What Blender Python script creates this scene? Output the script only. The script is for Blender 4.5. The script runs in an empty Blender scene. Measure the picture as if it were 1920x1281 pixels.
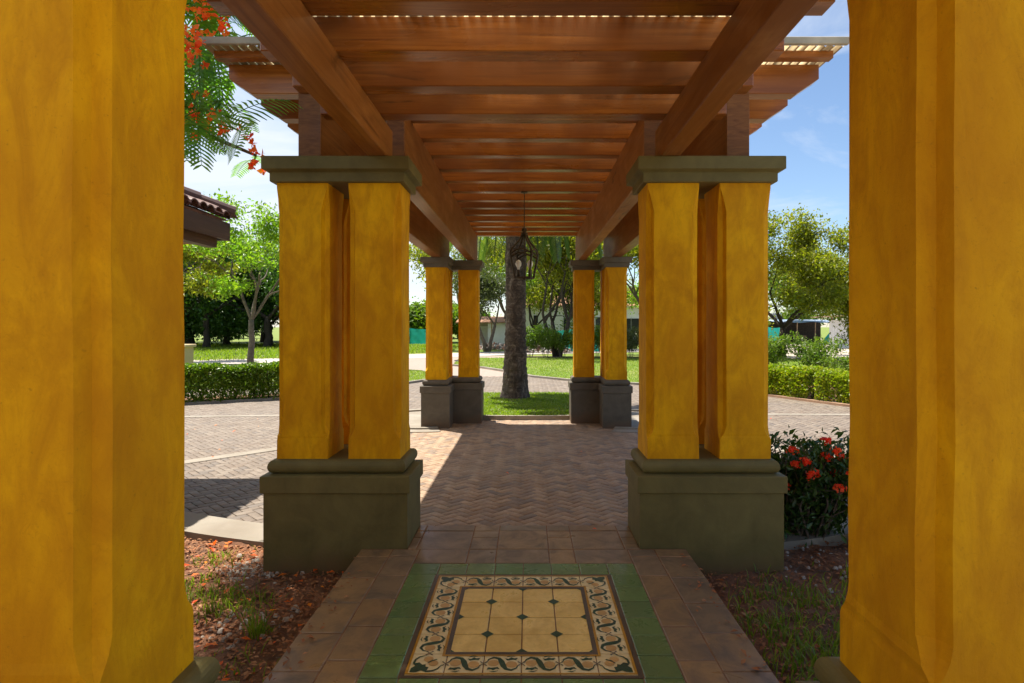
import bpy, math, random
import numpy as np
from mathutils import Vector, Matrix
R = math.radians
scene = bpy.context.scene
COL = scene.collection
rng = np.random.default_rng(7)
random.seed(7)

# ------------------------------------------------------------------ object helpers
def tag(o, label=None, cat=None, group=None, kind=None):
    if label: o['label'] = label
    if cat: o['category'] = cat
    if group: o['group'] = group
    if kind: o['kind'] = kind
    return o

def thing(name, loc, label, cat, group=None):
    o = bpy.data.objects.new(name, None); COL.objects.link(o)
    o.location = loc; o.empty_display_size = 0.2
    return tag(o, label, cat, group)

def root_of(o):
    while o.parent: o = o.parent
    return o

def link(name, me, mat, parent=None):
    o = bpy.data.objects.new(name, me); COL.objects.link(o)
    for m in (mat if isinstance(mat, (list, tuple)) else [mat]):
        me.materials.append(m)
    if parent is not None:
        o.parent = parent
        r = root_of(parent)
        # vertices are written in world coordinates; only the root carries a location
        o.matrix_parent_inverse = Matrix.Translation(-Vector(r.location)) if parent == r else Matrix.Identity(4)
    return o

def np_obj(name, V, F, mat, parent=None, smooth=False, midx=None):
    V = np.asarray(V, dtype=np.float32).reshape(-1, 3); F = np.asarray(F, dtype=np.int32)
    n = F.shape[1]; me = bpy.data.meshes.new(name)
    me.vertices.add(len(V)); me.vertices.foreach_set('co', V.ravel())
    me.loops.add(F.size); me.loops.foreach_set('vertex_index', F.ravel())
    me.polygons.add(len(F)); me.polygons.foreach_set('loop_start', np.arange(0, F.size, n, dtype=np.int32))
    if midx is not None: me.polygons.foreach_set('material_index', np.asarray(midx, dtype=np.int32))
    me.update(calc_edges=True)
    if smooth: me.polygons.foreach_set('use_smooth', np.ones(len(F), dtype=bool))
    return link(name, me, mat, parent)

class MB:
    def __init__(s): s.v = []; s.f = []; s.m = []
    def add(s, vs, fs, mi=0):
        b = len(s.v); s.v += [tuple(p) for p in vs]
        for f in fs: s.f.append([b + i for i in f]); s.m.append(mi)
        return s
    def box(s, x0, x1, y0, y1, z0, z1, mi=0, bev=0.0):
        if bev > 0:
            return s.chbox(x0, x1, y0, y1, z0, z1, mi, bev)
        vs = [(x0,y0,z0),(x1,y0,z0),(x1,y1,z0),(x0,y1,z0),(x0,y0,z1),(x1,y0,z1),(x1,y1,z1),(x0,y1,z1)]
        return s.add(vs, [(0,3,2,1),(4,5,6,7),(0,1,5,4),(1,2,6,5),(2,3,7,6),(3,0,4,7)], mi)
    def chbox(s, x0, x1, y0, y1, z0, z1, mi, b):
        vs = []
        for z, e in ((z0, b), (z0 + b, 0), (z1 - b, 0), (z1, b)):
            vs += oct_ring(x0 + e, x1 - e, y0 + e, y1 - e, b * .5, z)
        fs = [tuple(range(7, -1, -1)), tuple(range(24, 32))]
        for k in range(3):
            for i in range(8):
                j = (i + 1) % 8
                fs.append((k*8+i, k*8+j, k*8+8+j, k*8+8+i))
        return s.add(vs, fs, mi)
    def prism(s, poly, z0, z1, mi=0):
        n = len(poly)
        vs = [(x, y, z0) for x, y in poly] + [(x, y, z1) for x, y in poly]
        fs = [tuple(range(n - 1, -1, -1)), tuple(range(n, 2*n))] + [(i, (i+1) % n, n + (i+1) % n, n + i) for i in range(n)]
        return s.add(vs, fs, mi)
    def extr(s, pts, d, mi=0):                       # a 3-D polygon pushed along d
        n = len(pts); vs = [tuple(p) for p in pts] + [tuple(np.add(p, d)) for p in pts]
        fs = [tuple(range(n)), tuple(range(2*n-1, n-1, -1))] + [(i, n+i, n+(i+1) % n, (i+1) % n) for i in range(n)]
        return s.add(vs, fs, mi)
    def tube(s, pts, rad, n=8, mi=0, cap=True):
        pts = [Vector(p) for p in pts]
        if not hasattr(rad, '__len__'): rad = [rad] * len(pts)
        vs = []; ref = None
        for i, p in enumerate(pts):
            t = (pts[min(i+1, len(pts)-1)] - pts[max(i-1, 0)]).normalized()
            if ref is None: ref = Vector((1,0,0)) if abs(t.x) < .8 else Vector((0,1,0))
            a = (ref - t * ref.dot(t)).normalized(); b = t.cross(a); ref = a
            for k in range(n):
                q = 2*math.pi*k/n
                vs.append(p + (a*math.cos(q) + b*math.sin(q)) * rad[i])
        fs = [(i*n+k, i*n+(k+1) % n, (i+1)*n+(k+1) % n, (i+1)*n+k) for i in range(len(pts)-1) for k in range(n)]
        if cap: fs += [tuple(range(n-1, -1, -1)), tuple(range((len(pts)-1)*n, len(pts)*n))]
        return s.add(vs, fs, mi)
    def lathe(s, c, prof, n=16, mi=0):               # prof: (radius, z)
        vs = [(c[0]+r*math.cos(2*math.pi*k/n), c[1]+r*math.sin(2*math.pi*k/n), c[2]+z) for r, z in prof for k in range(n)]
        fs = [(i*n+k, i*n+(k+1) % n, (i+1)*n+(k+1) % n, (i+1)*n+k) for i in range(len(prof)-1) for k in range(n)]
        fs += [tuple(range(n-1, -1, -1)), tuple(range((len(prof)-1)*n, len(prof)*n))]
        return s.add(vs, fs, mi)
    def sweep_poly(s, poly, prof, mi=0):             # rectilinear polygon (CCW) with a moulding profile (offset, z)
        n = len(poly); P = np.array(poly, float); offs = []
        for i in range(n):
            e1 = P[i] - P[i-1]; e2 = P[(i+1) % n] - P[i]
            n1 = np.array((e1[1], -e1[0])) / np.hypot(*e1); n2 = np.array((e2[1], -e2[0])) / np.hypot(*e2)
            offs.append(n1 + n2)
        O = np.array(offs); vs = []
        for d, z in prof: vs += [(x, y, z) for x, y in P + O * d]
        k = len(prof)
        fs = [(j*n+i, j*n+(i+1) % n, (j+1)*n+(i+1) % n, (j+1)*n+i) for j in range(k-1) for i in range(n)]
        fs += [tuple(range(n-1, -1, -1)), tuple(range((k-1)*n, k*n))]
        return s.add(vs, fs, mi)
    def build(s, name, mat, parent=None, smooth=False):
        me = bpy.data.meshes.new(name); me.from_pydata(s.v, [], s.f)
        me.polygons.foreach_set('material_index', np.array(s.m, dtype=np.int32))
        if smooth: me.polygons.foreach_set('use_smooth', np.ones(len(s.f), dtype=bool))
        me.update()
        return link(name, me, mat, parent)

def cove_ring(x0, x1, y0, y1, c, z):
    k = .70*c
    return [(x0+c,y0,z),(x1-c,y0,z),(x1-k,y0+k,z),(x1,y0+c,z),(x1,y1-c,z),(x1-k,y1-k,z),(x1-c,y1,z),(x0+c,y1,z),(x0+k,y1-k,z),(x0,y1-c,z),(x0,y0+c,z),(x0+k,y0+k,z)]
def oct_ring(x0, x1, y0, y1, c, z):
    return [(x0+c,y0,z),(x1-c,y0,z),(x1,y0+c,z),(x1,y1-c,z),(x1-c,y1,z),(x0+c,y1,z),(x0,y1-c,z),(x0,y0+c,z)]

def copy_tree(o, parent=None):
    c = o.copy(); COL.objects.link(c)
    if parent is not None: c.parent = parent; c.matrix_parent_inverse = o.matrix_parent_inverse.copy()
    for ch in list(o.children): copy_tree(ch, c)
    return c

# ------------------------------------------------------------------ materials
def new_mat(name):
    m = bpy.data.materials.new(name); m.use_nodes = True
    nt = m.node_tree; nt.nodes.clear()
    out = nt.nodes.new('ShaderNodeOutputMaterial'); p = nt.nodes.new('ShaderNodeBsdfPrincipled')
    nt.links.new(p.outputs[0], out.inputs['Surface'])
    return m, nt, p, out
def nd(nt, t, **kw):
    n = nt.nodes.new(t)
    for k, v in kw.items():
        if k.startswith('i_'):
            n.inputs[k[2:].replace('_', ' ')].default_value = v
        else: setattr(n, k, v)
    return n
def ramp(nt, src, stops):
    r = nd(nt, 'ShaderNodeValToRGB'); e = r.color_ramp.elements
    while len(e) < len(stops): e.new(0.5)
    for el, (p, c) in zip(e, stops): el.position = p; el.color = (*c, 1) if len(c) == 3 else c
    nt.links.new(src, r.inputs[0]); return r.outputs[0]
def coords(nt, scale=(1,1,1), rot=(0,0,0)):
    t = nd(nt, 'ShaderNodeTexCoord'); m = nd(nt, 'ShaderNodeMapping')
    m.inputs['Scale'].default_value = scale; m.inputs['Rotation'].default_value = rot
    nt.links.new(t.outputs['Object'], m.inputs[0]); return m.outputs[0]
def noise(nt, vec, scale, detail=5, rough=.55, dist=0):
    n = nd(nt, 'ShaderNodeTexNoise'); n.inputs['Scale'].default_value = scale; n.inputs['Detail'].default_value = detail
    n.inputs['Roughness'].default_value = rough; n.inputs['Distortion'].default_value = dist
    nt.links.new(vec, n.inputs['Vector']); return n.outputs['Fac']
def mix(nt, fac, a, b, mode='MIX'):
    m = nd(nt, 'ShaderNodeMix', data_type='RGBA', blend_type=mode)
    for s, i in ((fac, 0), (a, 6), (b, 7)):
        if hasattr(s, 'is_output'): nt.links.new(s, m.inputs[i])
        else: m.inputs[i].default_value = s if not isinstance(s, tuple) else (*s, 1)
    return m.outputs[2]
def bump(nt, p, h, strength=.3, dist=.02):
    b = nd(nt, 'ShaderNodeBump'); b.inputs['Strength'].default_value = strength; b.inputs['Distance'].default_value = dist
    nt.links.new(h, b.inputs['Height']); nt.links.new(b.outputs[0], p.inputs['Normal'])
def island(nt):
    return nd(nt, 'ShaderNodeNewGeometry').outputs['Random Per Island']

def plain(name, col, rough=.6, metal=0, var=.15, scale=6, bs=.15):
    m, nt, p, _ = new_mat(name); c = coords(nt)
    n = noise(nt, c, scale, 6)
    lo = tuple(x*(1-var) for x in col); hi = tuple(min(1, x*(1+var)) for x in col)
    nt.links.new(ramp(nt, n, [(.3, lo), (.7, hi)]), p.inputs['Base Color'])
    p.inputs['Roughness'].default_value = rough; p.inputs['Metallic'].default_value = metal
    bump(nt, p, noise(nt, c, scale*8, 4), bs, .01)
    return m

def ochre_mat():
    m, nt, p, _ = new_mat('ochre_limewash')
    a = noise(nt, coords(nt, (2.2, 2.2, 1.15)), 1.5, 9, .66, .9)
    b = noise(nt, coords(nt, (1, 1, .6)), 1.5, 6, .6, .5)
    s = noise(nt, coords(nt, (6, 6, 2.1), (0, .35, .2)), 1.6, 9, .72, .7)
    f = noise(nt, coords(nt), 60, 4, .7); sc = noise(nt, coords(nt, (1, 1, 1.0)), 9, 3, .5, 4)
    base = ramp(nt, a, [(.28, (.58, .262, .0015)), (.50, (.83, .425, .002)), (.74, (.94, .53, .004))])
    base = mix(nt, ramp(nt, b, [(.38, (.8,.8,.8)), (.60, (0,0,0))]), base, (.58, .24, .002))
    base = mix(nt, ramp(nt, s, [(.36, (.5,.5,.5)), (.55, (0,0,0))]), base, (.50, .20, .002))
    base = mix(nt, ramp(nt, sc, [(.493, (0,0,0)), (.5, (.35,.35,.35)), (.507, (0,0,0))]), base, (.42, .17, .003))
    base = mix(nt, ramp(nt, f, [(.26, (.6,.6,.6)), (.36, (0,0,0))]), base, (.36, .15, .006))
    nt.links.new(base, p.inputs['Base Color'])
    p.inputs['Roughness'].default_value = .7; p.inputs['Specular IOR Level'].default_value = .18
    h = nd(nt, 'ShaderNodeMath', operation='ADD'); nt.links.new(s, h.inputs[0]); nt.links.new(noise(nt, coords(nt), 14, 8, .7), h.inputs[1])
    bump(nt, p, h.outputs[0], .4, .010)
    return m

def stone_paint(name, col):
    m, nt, p, _ = new_mat(name); c = coords(nt)
    n = noise(nt, c, 3.2, 8, .65, .5); g = noise(nt, coords(nt, (1,1,.2)), 7, 6, .6, .4); f = noise(nt, c, 34, 5, .7)
    base = ramp(nt, n, [(.3, tuple(x*.74 for x in col)), (.7, tuple(x*1.2 for x in col))])
    base = mix(nt, ramp(nt, g, [(.55, (0,0,0)), (.78, (.4,.4,.4))]), base, tuple(x*.6 for x in col))
    base = mix(nt, ramp(nt, f, [(.24, (.6,.6,.6)), (.36, (0,0,0))]), base, (.20, .17, .12))
    # splash dirt thrown up from the bed
    t = nd(nt, 'ShaderNodeTexCoord'); sp = nd(nt, 'ShaderNodeSeparateXYZ'); nt.links.new(t.outputs['Object'], sp.inputs[0])
    ad = nd(nt, 'ShaderNodeMath', operation='MULTIPLY_ADD'); nt.links.new(n, ad.inputs[0]); ad.inputs[1].default_value = -.5; nt.links.new(sp.outputs[2], ad.inputs[2])
    mr = nd(nt, 'ShaderNodeMapRange'); nt.links.new(ad.outputs[0], mr.inputs[0]); mr.inputs[1].default_value = -.46; mr.inputs[2].default_value = -.26; mr.inputs[3].default_value = .6; mr.inputs[4].default_value = 0
    base = mix(nt, mr.outputs[0], base, (.15, .085, .045))
    nt.links.new(base, p.inputs['Base Color']); p.inputs['Roughness'].default_value = .6; p.inputs['Specular IOR Level'].default_value = .25
    bump(nt, p, f, .22, .006)
    return m

def wood_mat(name, axis, cols, rough=.34, spec=.5):
    m, nt, p, _ = new_mat(name)
    sc = {'x': (1.1, 26, 26), 'y': (26, 1.1, 26), 'z': (26, 26, 1.1)}[axis]
    g = noise(nt, coords(nt, sc), 1.0, 8, .62, .8)
    l = noise(nt, coords(nt, tuple(max(.6, s*.06) for s in sc)), 1.3, 5, .6, .8)
    base = ramp(nt, g, [(.28, cols[0]), (.5, cols[1]), (.75, cols[2])])
    base = mix(nt, ramp(nt, l, [(.36, (0,0,0)), (.62, (.85,.85,.85))]), base, cols[3])
    oi = nd(nt, 'ShaderNodeObjectInfo')
    base = mix(nt, 1.0, base, ramp(nt, oi.outputs['Random'], [(0, (.72,.70,.68)), (.5, (1,1,1)), (1, (1.22,1.2,1.15))]), 'MULTIPLY')
    kn = noise(nt, coords(nt, tuple(max(1.2, q*.22) for q in sc)), 1.1, 4, .6, 1.5)
    base = mix(nt, ramp(nt, kn, [(.25, (.8,.8,.8)), (.36, (0,0,0))]), base, tuple(x*.5 for x in cols[0]))
    # cut ends show end grain instead of stretched figure
    ge = nd(nt, 'ShaderNodeNewGeometry'); sx_ = nd(nt, 'ShaderNodeSeparateXYZ'); nt.links.new(ge.outputs['True Normal'], sx_.inputs[0])
    ab = nd(nt, 'ShaderNodeMath', operation='ABSOLUTE'); nt.links.new(sx_.outputs['xyz'.index(axis)], ab.inputs[0])
    end = ramp(nt, noise(nt, coords(nt, (6, 6, 30)), 1.2, 5, .6, 1.0), [(.3, cols[0]), (.7, tuple(q*.8 for q in cols[1]))])
    base = mix(nt, ramp(nt, ab.outputs[0], [(.75, (0,0,0)), (.85, (1,1,1))]), base, end)
    nt.links.new(base, p.inputs['Base Color'])
    rr = ramp(nt, l, [(.3, (rough-.08,)*3), (.7, (rough+.14,)*3)])
    nt.links.new(rr, p.inputs['Roughness']); p.inputs['Specular IOR Level'].default_value = spec
    bump(nt, p, g, .10, .004)
    return m

def leaf_mat(name, cols, trans=.35, rough=.42, tcol=None):
    m, nt, p, out = new_mat(name)
    i = island(nt)
    n = len(cols)
    c = ramp(nt, i, [(k/(n-1) if n > 1 else 0, q) for k, q in enumerate(cols)])
    big = noise(nt, coords(nt), .9, 3)
    c = mix(nt, ramp(nt, big, [(.4, (.0,)*3), (.65, (.35,)*3)]), c, cols[-1])
    nt.links.new(c, p.inputs['Base Color']); p.inputs['Roughness'].default_value = rough
    p.inputs['Specular IOR Level'].default_value = .4
    t = nd(nt, 'ShaderNodeBsdfTranslucent')
    tm = mix(nt, 1.0, c, tcol or (1.0, 1.25, .45), 'MULTIPLY'); tb = mix(nt, 1.0, tm, (1.6, 1.6, 1.6), 'MULTIPLY')
    nt.links.new(tb, t.inputs['Color'])
    ms = nd(nt, 'ShaderNodeMixShader'); ms.inputs[0].default_value = trans
    nt.links.new(p.outputs[0], ms.inputs[1]); nt.links.new(t.outputs[0], ms.inputs[2]); nt.links.new(ms.outputs[0], out.inputs['Surface'])
    return m

def brick_mat(name, cols, dirt):
    m, nt, p, _ = new_mat(name); c = coords(nt)
    n = len(cols)
    b = ramp(nt, island(nt), [(k/(n-1), q) for k, q in enumerate(cols)])
    f = noise(nt, c, 26, 6, .7)
    b = mix(nt, ramp(nt, f, [(.35, (.45,.45,.45)), (.6, (0,0,0))]), b, tuple(x*.55 for x in cols[0]))
    big = noise(nt, c, .8, 5, .6)
    b = mix(nt, ramp(nt, big, [(.45, (0,0,0)), (.75, (.55,.55,.55))]), b, dirt)
    nt.links.new(b, p.inputs['Base Color']); p.inputs['Roughness'].default_value = .7
    bump(nt, p, f, .35, .006)
    return m

def tile_mat(name, cols, rough=.35, stain=None, bs=.15):
    m, nt, p, _ = new_mat(name); c = coords(nt); n = len(cols)
    b = ramp(nt, island(nt), [(k/(n-1), q) for k, q in enumerate(cols)])
    s = noise(nt, c, 4.5, 7, .62, .7); f = noise(nt, c, 38, 5, .7)
    if stain: b = mix(nt, ramp(nt, s, [(.42, (0,0,0)), (.68, (.75,.75,.75))]), b, stain)
    b = mix(nt, ramp(nt, f, [(.3, (.4,.4,.4)), (.5, (0,0,0))]), b, tuple(x*.6 for x in cols[0]))
    nt.links.new(b, p.inputs['Base Color'])
    nt.links.new(ramp(nt, s, [(.3, (rough-.12,)*3), (.7, (rough+.2,)*3)]), p.inputs['Roughness'])
    bump(nt, p, s, bs, .006)
    return m

def ground_mat(name, stops, scale, rough=.9, bs=.5, bd=.03, big=None):
    m, nt, p, _ = new_mat(name); c = coords(nt)
    a = noise(nt, c, scale, 9, .68)
    b = ramp(nt, a, stops)
    if big:
        g = noise(nt, c, big[0], 5, .6); b = mix(nt, ramp(nt, g, [(.42, (0,0,0)), (.62, (big[2],)*3)]), b, big[1])
    nt.links.new(b, p.inputs['Base Color']); p.inputs['Roughness'].default_value = rough
    bump(nt, p, noise(nt, c, scale*3, 6, .7), bs, bd)
    return m

M = {}
M['ochre'] = ochre_mat()
M['stone'] = stone_paint('taupe_painted_render', (.158, .130, .046))
M['stone_far'] = stone_paint('taupe_render_far_light', (.135, .116, .088))  # same pier paint, with the cooler light on the far piers put into its colour
M['wood_x'] = wood_mat('stained_wood_across', 'x', [(.12,.036,.006), (.335,.118,.019), (.48,.20,.040), (.20,.060,.009)], .28, .5)
M['wood_y'] = wood_mat('stained_wood_along', 'y', [(.14,.048,.011), (.32,.125,.030), (.43,.19,.052), (.22,.076,.016)], .42, .25)
M['wood_dark'] = wood_mat('dark_stained_wood', 'y', [(.05,.022,.013), (.085,.038,.022), (.12,.058,.034), (.06,.027,.016)], .5)
def cane_mat():
    m, nt, p, out = new_mat('cane_roof_sheet')
    t = nd(nt, 'ShaderNodeTexCoord'); sp = nd(nt, 'ShaderNodeSeparateXYZ'); nt.links.new(t.outputs['Object'], sp.inputs[0])
    f = nd(nt, 'ShaderNodeMath', operation='MULTIPLY'); nt.links.new(sp.outputs[0], f.inputs[0]); f.inputs[1].default_value = 1/.07
    fr = nd(nt, 'ShaderNodeMath', operation='FRACT'); nt.links.new(f.outputs[0], fr.inputs[0])
    n = noise(nt, coords(nt, (9, .35, 1)), 1.0, 3, .6)
    seam = ramp(nt, fr.outputs[0], [(.0, (.97,.97,.97)), (.36, (.97,.97,.97)), (.44, (.05,.05,.05)), (.92, (.05,.05,.05)), (1., (.95,.95,.95))])
    gate = ramp(nt, n, [(.36, (.08,)*3), (.56, (1,1,1))])
    fac = mix(nt, 1.0, seam, gate, 'MULTIPLY')
    c = ramp(nt, noise(nt, coords(nt, (20, 1, 20)), 1.4, 5), [(.3, (.30,.20,.10)), (.7, (.50,.37,.20))])
    nt.links.new(c, p.inputs['Base Color']); p.inputs['Roughness'].default_value = .6
    tr = nd(nt, 'ShaderNodeBsdfTranslucent'); tr.inputs['Color'].default_value = (.97, .74, .40, 1)
    ms = nd(nt, 'ShaderNodeMixShader'); nt.links.new(fac, ms.inputs[0])
    nt.links.new(p.outputs[0], ms.inputs[1]); nt.links.new(tr.outputs[0], ms.inputs[2]); nt.links.new(ms.outputs[0], out.inputs['Surface'])
    return m
M['sheet'] = cane_mat()
M['brick_brown'] = brick_mat('brown_clay_paver', [(0.276, 0.176, 0.106), (0.384, 0.249, 0.152), (0.45, 0.311, 0.2), (0.324, 0.219, 0.144), (0.222, 0.171, 0.135)], (.32,.24,.165))
M['brick_grey'] = brick_mat('beige_grey_paver', [(0.186, 0.139, 0.1), (0.226, 0.176, 0.132), (0.266, 0.211, 0.16), (0.201, 0.147, 0.104), (0.166, 0.135, 0.109)], (.18,.145,.115))
M['joint'] = plain('sand_joint', (.085,.055,.034), .95, var=.3, scale=20)
M['concrete'] = ground_mat('worn_concrete', [(.3,(.25,.215,.165)), (.7,(.37,.33,.27))], 6, .85, .25, .01, (1.5, (.21,.17,.125), .6))
M['pale_gravel'] = ground_mat('pale_gravel', [(.3,(.48,.44,.37)), (.7,(.62,.58,.50))], 14, .95, .5, .02)
M['terracotta'] = tile_mat('brown_floor_tile', [(0.282, 0.17, 0.082), (0.36, 0.213, 0.097), (0.234, 0.159, 0.095), (0.318, 0.205, 0.116)], .36, (.105,.082,.062), .25)
M['green_tile'] = tile_mat('green_floor_tile', [(0.119, 0.201, 0.064), (0.161, 0.25, 0.077), (0.105, 0.177, 0.066), (0.189, 0.262, 0.094)], .27, (.11,.15,.05))
M['cream_tile'] = tile_mat('cream_field_tile', [(0.855, 0.572, 0.171), (0.925, 0.637, 0.207), (0.806, 0.531, 0.15)], .33, (.62,.36,.075))
M['ivory_tile'] = tile_mat('ivory_border_tile', [(0.864, 0.715, 0.396), (0.821, 0.66, 0.352)], .33, (.70,.48,.18))
M['ink_green'] = plain('dark_green_tile_ink', (.018,.060,.030), .35, var=.3)
M['peach'] = plain('peach_tile_ink', (.58,.33,.11), .35, var=.15)
M['gold_line'] = plain('mustard_tile_ink', (.46,.22,.02), .35, var=.15)
M['dark_line'] = plain('brown_black_tile_ink', (.095,.066,.046), .4, var=.3)
M['grout'] = plain('brown_grout', (.24,.125,.055), .9, var=.3, scale=14)
M['soil'] = ground_mat('dry_soil', [(.25,(.15,.062,.030)), (.5,(.28,.125,.062)), (.75,(.40,.20,.11))], 9, .95, .9, .05, (1.3, (.10,.058,.034), .6))
M['grass_ground'] = ground_mat('turf', [(.25,(.07,.125,.010)), (.5,(.135,.205,.018)), (.75,(.21,.265,.03))], 5, .9, .6, .05, (.22, (.24,.235,.05), .55))
M['lot'] = ground_mat('dusty_lot', [(.3,(.42,.35,.27)), (.7,(.55,.47,.37))], 1.5, .95, .3, .03)
M['far_road'] = ground_mat('pale_road', [(.3,(.40,.35,.31)), (.7,(.50,.44,.39))], 2.0, .9, .2, .01)
M['road'] = ground_mat('brick_road', [(.3,(.29,.215,.17)), (.7,(.42,.32,.26))], 7, .85, .3, .01, (.4, (.30,.25,.20), .5))
M['mulch'] = ground_mat('dark_mulch', [(.3,(.035,.018,.010)), (.7,(.09,.05,.03))], 10, .95, .8, .05)
M['roof_tile'] = tile_mat('clay_roof_tile', [(.16,.075,.055), (.24,.11,.075), (.12,.065,.055), (.29,.15,.10)], .7, (.08,.05,.045), .4)
M['orange_roof'] = tile_mat('orange_roof_tile', [(.38,.17,.085), (.46,.235,.125)], .75, (.28,.16,.10), .3)
M['white_wall'] = plain('white_render', (.72,.72,.74), .8, var=.06, scale=2)
M['cream_wall'] = plain('cream_render', (.55,.42,.23), .8, var=.1, scale=3)
M['pale_wall'] = plain('pale_cream_render', (.66,.60,.44), .8, var=.08, scale=2)
M['dark_glass'] = plain('dark_window_glass', (.02,.024,.03), .12, var=.2)
M['iron'] = plain('bronzed_iron', (.060,.042,.026), .42, .6, .25, 20)
M['bulb'] = plain('opal_bulb', (.85,.85,.82), .2, 0, .02)
M['sleeve'] = plain('dark_candle_sleeve', (.05,.03,.02), .5)
M['bark'] = ground_mat('grey_brown_bark', [(.3,(.085,.062,.045)), (.7,(.21,.165,.125))], 7, .95, .8, .03)
M['bark_dark'] = ground_mat('dark_bark', [(.3,(.025,.018,.013)), (.7,(.07,.052,.038))], 6, .95, .8, .03)
M['net'] = leaf_mat('teal_shade_net', [(0.018, 0.304, 0.264), (0.032, 0.416, 0.352)], .3, .7, (1,1,1))
M['metal_white'] = plain('white_painted_metal', (.66,.66,.68), .5, .0, .05)
M['tarp'] = plain('pale_blue_tarp', (.36,.46,.62), .6, 0, .1, 2)
M['plank'] = plain('raw_timber', (.26,.17,.10), .85, 0, .3, 5)
M['rubber'] = plain('black_rubber', (.02,.02,.02), .8)
M['grey_pipe'] = plain('grey_plastic_pipe', (.22,.22,.23), .5)
M['rubble'] = tile_mat('broken_masonry', [(.30,.28,.26), (.34,.17,.10), (.42,.40,.37), (.22,.20,.19)], .9)

M['leaf_flame'] = leaf_mat('flame_tree_leaf', [(0.0741, 0.1787, 0.0154), (0.1274, 0.2825, 0.022), (0.0962, 0.2075, 0.0187), (0.2145, 0.355, 0.0264)], .42)
M['petal'] = leaf_mat('flame_red_petal', [(0.906, 0.12, 0.022), (0.948, 0.24, 0.029), (0.865, 0.056, 0.022), (0.978, 0.416, 0.032)], .45, .5, (1.1,.8,.5))
M['petal_red'] = leaf_mat('ixora_red_petal', [(0.84, 0.075, 0.0216), (0.903, 0.15, 0.03), (0.777, 0.045, 0.0216)], .35, .5, (1.1,.7,.5))
M['leaf_lime'] = leaf_mat('lime_green_leaf', [(0.13, 0.24, 0.015), (0.211, 0.316, 0.02), (0.097, 0.189, 0.015), (0.292, 0.341, 0.022)], .45)
M['leaf_yellow'] = leaf_mat('yellow_green_leaf', [(0.239, 0.23, 0.016), (0.336, 0.286, 0.02), (0.167, 0.196, 0.016), (0.14, 0.148, 0.018)], .42)
M['leaf_dark'] = leaf_mat('dark_green_leaf', [(0.028, 0.073, 0.011), (0.046, 0.106, 0.013), (0.034, 0.081, 0.013), (0.085, 0.15, 0.018)], .25)
M['leaf_mid'] = leaf_mat('mid_green_leaf', [(0.088, 0.157, 0.015), (0.145, 0.226, 0.022), (0.068, 0.127, 0.015), (0.214, 0.256, 0.024)], .35)
M['leaf_olive'] = leaf_mat('olive_grey_leaf', [(.09,.105,.04), (.12,.13,.05), (.07,.09,.04)], .3)
M['leaf_hedge'] = leaf_mat('hedge_leaf', [(0.079, 0.154, 0.011), (0.147, 0.241, 0.013), (0.228, 0.293, 0.015), (0.059, 0.111, 0.011)], .3, .35)
M['leaf_hedge_gold'] = leaf_mat('golden_hedge_leaf', [(0.175, 0.265, 0.011), (0.294, 0.342, 0.013), (0.412, 0.373, 0.013), (0.117, 0.186, 0.011)], .35, .4)
M['leaf_ixora'] = leaf_mat('glossy_dark_leaf', [(0.028, 0.069, 0.015), (0.05, 0.106, 0.02), (0.078, 0.138, 0.022), (0.037, 0.081, 0.018)], .22, .3)
M['palm_leaf'] = leaf_mat('palm_leaflet', [(.06,.11,.02), (.09,.15,.03), (.13,.16,.045)], .4)
M['blade'] = leaf_mat('grass_blade', [(0.144, 0.221, 0.014), (0.216, 0.281, 0.018), (0.288, 0.313, 0.03), (0.096, 0.157, 0.012)], .4)
M['litter'] = leaf_mat('dry_leaf', [(0.2808, 0.1148, 0.045), (0.405, 0.1927, 0.0825), (0.18, 0.0779, 0.0375), (0.4725, 0.2575, 0.1275), (0.3375, 0.1009, 0.03)], .15, .8, (1,.8,.5))
M['trim'] = plain('weathered_pale_timber', (.42,.37,.28), .7, 0, .25, 5)
M['clay_kerb'] = ground_mat('clay_kerb', [(.3,(.30,.17,.10)), (.7,(.42,.26,.16))], 7, .9, .3, .01)
M['pebble'] = tile_mat('pale_pebble', [(.40,.33,.26), (.50,.44,.37), (.32,.25,.19)], .8)

# ------------------------------------------------------------------ foliage helpers
def unit(a): return a / np.maximum(np.linalg.norm(a, axis=-1, keepdims=True), 1e-9)
def leaves(P, size, g, upbias=.6, ratio=.45, fold=.18, D=None):
    """one folded diamond leaf (two quads sharing a midrib read as one island) at each point"""
    n = len(P); s = size * g.uniform(.5, 1.45, (n, 1))
    if D is None: D = g.normal(0, 1, (n, 3)); D[:, 2] -= .25
    D = unit(D); N = g.normal(0, 1, (n, 3)); N[:, 2] += upbias * 2
    S = unit(np.cross(D, N)); U = unit(np.cross(S, D))
    a = P - D*s*.5; b = P + D*s*.5
    l = P - D*s*.05 + S*s*ratio*.5 + U*s*fold; r = P - D*s*.05 - S*s*ratio*.5 + U*s*fold
    V = np.stack([a, l, b, r], 1).reshape(-1, 3)
    k = np.arange(n)[:, None]*4
    F = np.concatenate([k + np.array([[0, 2, 1]]), k + np.array([[0, 3, 2]])], 1).reshape(-1, 3)
    return V, F

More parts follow.
